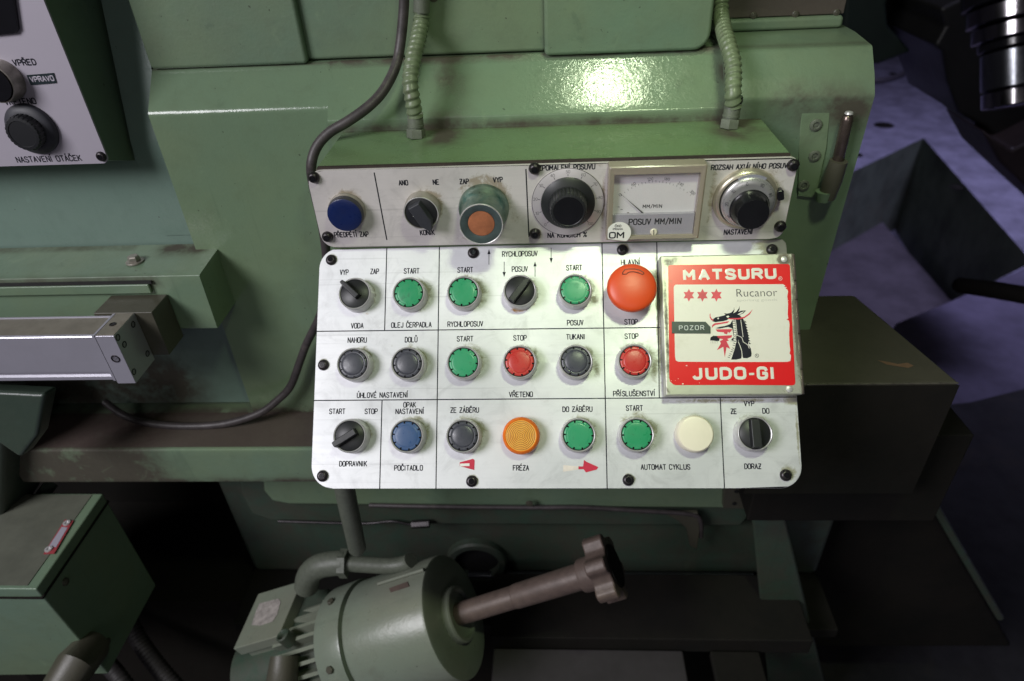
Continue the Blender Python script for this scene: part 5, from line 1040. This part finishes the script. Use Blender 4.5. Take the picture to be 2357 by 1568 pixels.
M_hose = plain('dusty_dark_hose', (.030, .026, .026), .6, var=.4)
for i, (l, p_, r_, m_) in enumerate((('thick dark ribbed hose dropping right of the junction box', [(285, 1405, .58), (318, 1470, .55), (360, 1530, .52), (420, 1600, .49)], .0125, M_hose), ('short end of a dark ribbed hose at the bottom edge, under the junction box', [(240, 1520, .50), (272, 1556, .48), (310, 1610, .46)], .0115, M_hose))):
    h = thing('ribbed_hose', onY(*p_[1]), l, 'hose'); MB().sweep(resample(place3(p_), .0015), r_, 18, mod=lambda k, a: 1 + .06 * math.sin(k * 1.5)).obj('hose_tube', m_, h, smooth=60)

# ================================================================== RIGHT SIDE: TABLE END, FLOOR, NEIGHBOURING MACHINE
ZT = 1.0891
tab = thing('table_end_block', (.32, .55, .9), 'dark oily steel block end right of the sloping panel, with a scratched top', 'machine')
Pt = [onz(2207, 880, ZT), onz(1966, 679, ZT), onz(1840, 679, ZT)]
poly = [(.205, Pt[0][1]), (Pt[0][0], Pt[0][1]), (Pt[1][0], Pt[1][1]), (.205, Pt[2][1])]
seam((.25, .5, ZT), (.39, .5, ZT), .0015, .0)
MB().prism(poly, ZT - .135, ZT).obj('block', M_olive, tab, bev=.0025, seg=2)
MB().box(poly[0][0], Pt[0][0] + .0008, Pt[0][1] - .0012, Pt[0][1] - .0002, ZT - .150, ZT - .003).obj('painted_front_shade', M_dark, tab)  # dark sheet painting the shade on the block's front face
mb = MB(); sc_ = [onz(*q, ZT + .0003) for q in ((2018, 829), (2042, 833), (2066, 838), (2088, 835), (2102, 842), (2090, 847), (2064, 843), (2040, 839))]; mb.add(sc_, [tuple(range(8))[::-1]]); mb.obj('bare_scratch', plain('scratch_copper', (.42, .26, .16), .4, .6), tab)
MB().sweep([(.24, Pt[0][1] - .0002, ZT - .0008), (Pt[0][0] - .001, Pt[0][1] - .0002, ZT - .0008)], .0011, 8).obj('worn_edge', plain('worn_steel_edge', (.16, .15, .12), .4, .5, var=.5, sc=120), tab, smooth=60)
p = onz(2244, 1002, ZT - .11)
MB().prism([(.235, p[1]), (p[0], p[1]), (p[0] - .006, p[1] + .10), (.235, p[1] + .10)], ZT - .25, ZT - .11).obj('lower_block', M_dark, tab, bev=.002)
leg = machine
zf = .35
L_ = [onY(1830, 1130, .70), onY(2120, 1122, .70), onY(2330, 1490, .70), onY(1830, 1490, .70)]
MB().hexa([L_[3], L_[2], L_[2] + np.array((0, .2, 0)), L_[3] + np.array((0, .2, 0)), L_[0], L_[1], L_[1] + np.array((0, .2, 0)), L_[0] + np.array((0, .2, 0))]).obj('foot_casting', M_dark, leg, bev=.006)
MB().sweep(pp([(2125, 1120, .69), (2200, 1250, .69), (2300, 1420, .69)]), .006, 8).obj('edge_bead', M_dull, leg, smooth=40)
# floor and pit
V0, V1 = onz(1560, 250, 0), onz(2125, 318, 0)
pitp = [onz(2125, 318, 0), onz(2420, 668, 0), onz(2400, 590, 0)]
A_ = np.array(onz(2125, 318, 0)[:2]); B_ = np.array(onz(1700, 520, 0)[:2]); D_ = np.array(onz(2560, 815, 0)[:2]); C_ = np.array(onz(2172, 706, 0)[:2]); C2 = np.array(onz(1900, 820, 0)[:2]); D2 = np.array(onz(2360, 612, 0)[:2])
PZ = -.62
pitpoly = [tuple(A_), tuple(B_), tuple(C2), tuple(C_), tuple(D2 + (D2 - C_) * .15), tuple(np.array(onz(2400, 632, 0)[:2]))]
floor_bm = []
def ground(name, outer, hole, z, mat):
    import bmesh
    bm = bmesh.new(); ed = []
    for ring_ in (outer, hole):
        vv = [bm.verts.new((float(x), float(y), z)) for x, y in ring_]; ed += [bm.edges.new((vv[i], vv[(i + 1) % len(vv)])) for i in range(len(vv))]
    bmesh.ops.triangle_fill(bm, edges=ed, use_beauty=True); bm.normal_update()
    for f in bm.faces:
        if f.normal.z < 0: f.normal_flip()
    me = bpy.data.meshes.new(name); bm.to_mesh(me); bm.free(); me.materials.append(mat); return link(name, me, kind='structure')
fl = ground('floor', [(-8, -6), (14, -6), (14, 14), (-8, 14)], pitpoly, 0, M_floor)
props(fl, 'pale violet painted workshop floor with scattered dark spots')
n = len(pitpoly); mb = MB().add([(x, y, -.0005) for x, y in pitpoly] + [(x, y, PZ) for x, y in pitpoly], [(i, (i + 1) % n, n + (i + 1) % n, n + i) for i in range(n)])
o = mb.obj('pit_walls', plain('stained_pit_wall', (.15, .18, .145), .7, var=.5, sc=5, dirt=(.13, .085, .07)), kind='structure'); props(o, 'stained dark green walls of the floor pit')
o = MB().add([(x, y, PZ) for x, y in pitpoly], [tuple(range(n))]).obj('pit_floor', M_floor, kind='structure'); props(o, 'pale violet bottom of the floor pit')
slab = thing('pit_slab', onz(2000, 620, PZ + .1), 'dark slab lying in the floor pit', 'slab')
sl = [onz(*q, PZ + .12) for q in ((1990, 466), (2205, 712), (2000, 860), (1800, 700), (1860, 450))]
MB().prism([(p[0], p[1]) for p in sl], PZ + .001, PZ + .12).obj('slab', plain('dark_slab', (.11, .095, .12), .7, var=.4, sc=6), slab)
for i, (px, py, r) in enumerate(((1952, 332, .045), (2034, 288, .055), (1985, 60, .04), (1958 + 13, 327 + 30, .03), (2055, 170, .03), (2200, 430, .03))):
    p = onz(px, py, .002); o = MB().lathe([(r * 1.15, 0), (r * .9, .006), (r * .3, .008)], 14).obj('floor_stud', M_dark, None, T(p[0], p[1], .0), smooth=50)
    props(o, ['dark round stud on the violet floor beside the machine edge', 'largest dark stud on the violet floor near the pit corner', 'dark floor stud farthest up the picture', 'small dark stud just above the pit edge', 'dark floor stud beside the thin floor cable', 'dark floor stud right of the pit corner'][i], 'stud', 'dark studs on the workshop floor')
fc = thing('floor_cable', onz(2100, 180, .01), 'thin grey cable curling over the violet floor at the upper right', 'cable')
MB().sweep(resample(catmull([onz(*q, .02) for q in ((1985, 180), (2020, 186), (2060, 178), (2110, 152), (2125, 120), (2135, 80))], 12), .03), .022, 8).obj('cable_run', plain('grey_cable', (.12, .11, .14), .5), fc, smooth=60)
MB().sweep(resample(catmull([onz(*q, .02) for q in ((2100, 158), (2115, 162), (2140, 160), (2160, 148))], 12), .03), .02, 8).obj('cable_branch', plain('grey_green_cable', (.12, .12, .10), .5), fc, smooth=60)
bigp = thing('handle_bar', onY(2280, 670, 1.2), 'dark round bar poking in from the right edge above the violet cloth', 'bar')
MB().sweep([onY(2199, 655, 1.2), onY(2204, 656, 1.2), onY(2290, 668, 1.15), onY(2420, 690, 1.1)], [.011, .0155, .0165, .017], 24).obj('round_bar', M_dark, bigp, smooth=50)
# draped cloth / low cover right
def sheet(name, label, cat, pts, mat, kind=None):
    o = MB().prism([(0, 0)] * 0 or [(p[0], p[1]) for p in pts], pts[0][2] - .02, pts[0][2]).obj(name, mat, None, bev=.01); props(o, label, cat, kind=kind); return o
sheet('floor_step', 'raised violet blue floor step in front of the pit at the right edge', 'step', [onz(*q, .12) for q in ((2062, 742), (2180, 694), (2300, 640), (2420, 590), (2700, 800), (2560, 1400), (2000, 1250), (1900, 1000))], plain('blue_step', (.22, .20, .31), .65, var=.55, sc=3, dirt=(.06, .055, .085)))
sheet_ = thing('dark_floor_sheet', onz(2200, 1300, .121), 'added dark sheet that darkens the floor at the lower right corner', 'mat')  # dark sheet added over the step to darken the lower right
MB().prism([(q_[0], q_[1]) for q_ in (onz(*v, .122) for v in ((1960, 960), (2230, 930), (2430, 880), (2600, 1100), (2500, 1900), (1500, 1900), (1500, 1100)))], .1205, .130).obj('dark_sheet', plain('dark_sheet_tone', (.030, .030, .036), .6, var=.5, sc=12, dirt=(.05, .042, .035)), sheet_, bev=.003)
# neighbouring machine, upper right
nb_ = thing('neighbour_machine', (2.6, 2.6, 0), 'dark neighbouring machine filling the upper right corner', 'machine')
def slabY(pts, y, th, name, mat, parent=nb_, **k):
    q = [(onY(px, py, y)[0], onY(px, py, y)[2]) for px, py in pts]; return MB().prism(q, 0, th).obj(name, mat, parent, mat4((1, 0, 0), (0, 0, 1), (0, -1, 0), (0, y + th, 0)), **k)
M_nb = plain('near_black_enamel', (.014, .014, .013), .5, var=.4, sc=12); M_nbg = plain('dark_bottle_green_enamel', (.018, .028, .022), .4, var=.3, sc=10)
slabY([(1950, -90), (2100, -90), (2040, 10), (2045, 60), (2100, 120), (2060, 136), (2014, 152), (1985, 110), (1940, 80)], 1.9, .3, 'guard_panel', M_nbg, bev=.01)
slabY([(2040, -90), (2262, -90), (2165, 22), (2116, 76), (2080, 130), (2030, 100), (2020, 30)], 2.1, .05, 'machine_frame', M_nb, bev=.01)
slabY([(2163, 20), (2400, -90), (2500, 500), (2390, 398), (2330, 350), (2265, 292), (2205, 262), (2180, 190), (2168, 120), (2150, 108), (2176, 62)], 1.8, .3, 'machine_body', M_nb, bev=.01)
slabY([(2110, 60), (2160, 115), (2165, 180), (2140, 190), (2108, 150), (2070, 120)], 2.05, .05, 'machine_frame', M_nb, bev=.01)
slabY([(2330, 345), (2500, 260), (2500, 560), (2400, 470), (2300, 375), (2260, 300)], 1.7, .2, 'machine_skirt', plain('dark_brown_enamel', (.035, .024, .022), .5), bev=.01)
a = onY(2335, -60, 1.45); b = onY(2335, 245, 1.35)
def ringm(f0, f1, r, mat, nm): MB().sweep([a + (b - a) * f0, a + (b - a) * (f0 + .012), a + (b - a) * (f1 - .012), a + (b - a) * f1], [r * .93, r, r, r * .93], 48).obj(nm, mat, nb_, smooth=40)
ringm(-.3, .22, .085, M_blackg, 'spindle_sleeve'); ringm(.225, .36, .078, M_chrome, 'chrome_ring'); ringm(.37, .49, .070, M_chrome, 'chrome_ring'); ringm(.49, .56, .060, M_blackg, 'spindle_sleeve')
ringm(.565, .86, .055, M_steel, 'spindle_barrel'); ringm(.865, 1.0, .054, M_chrome, 'chrome_ring')
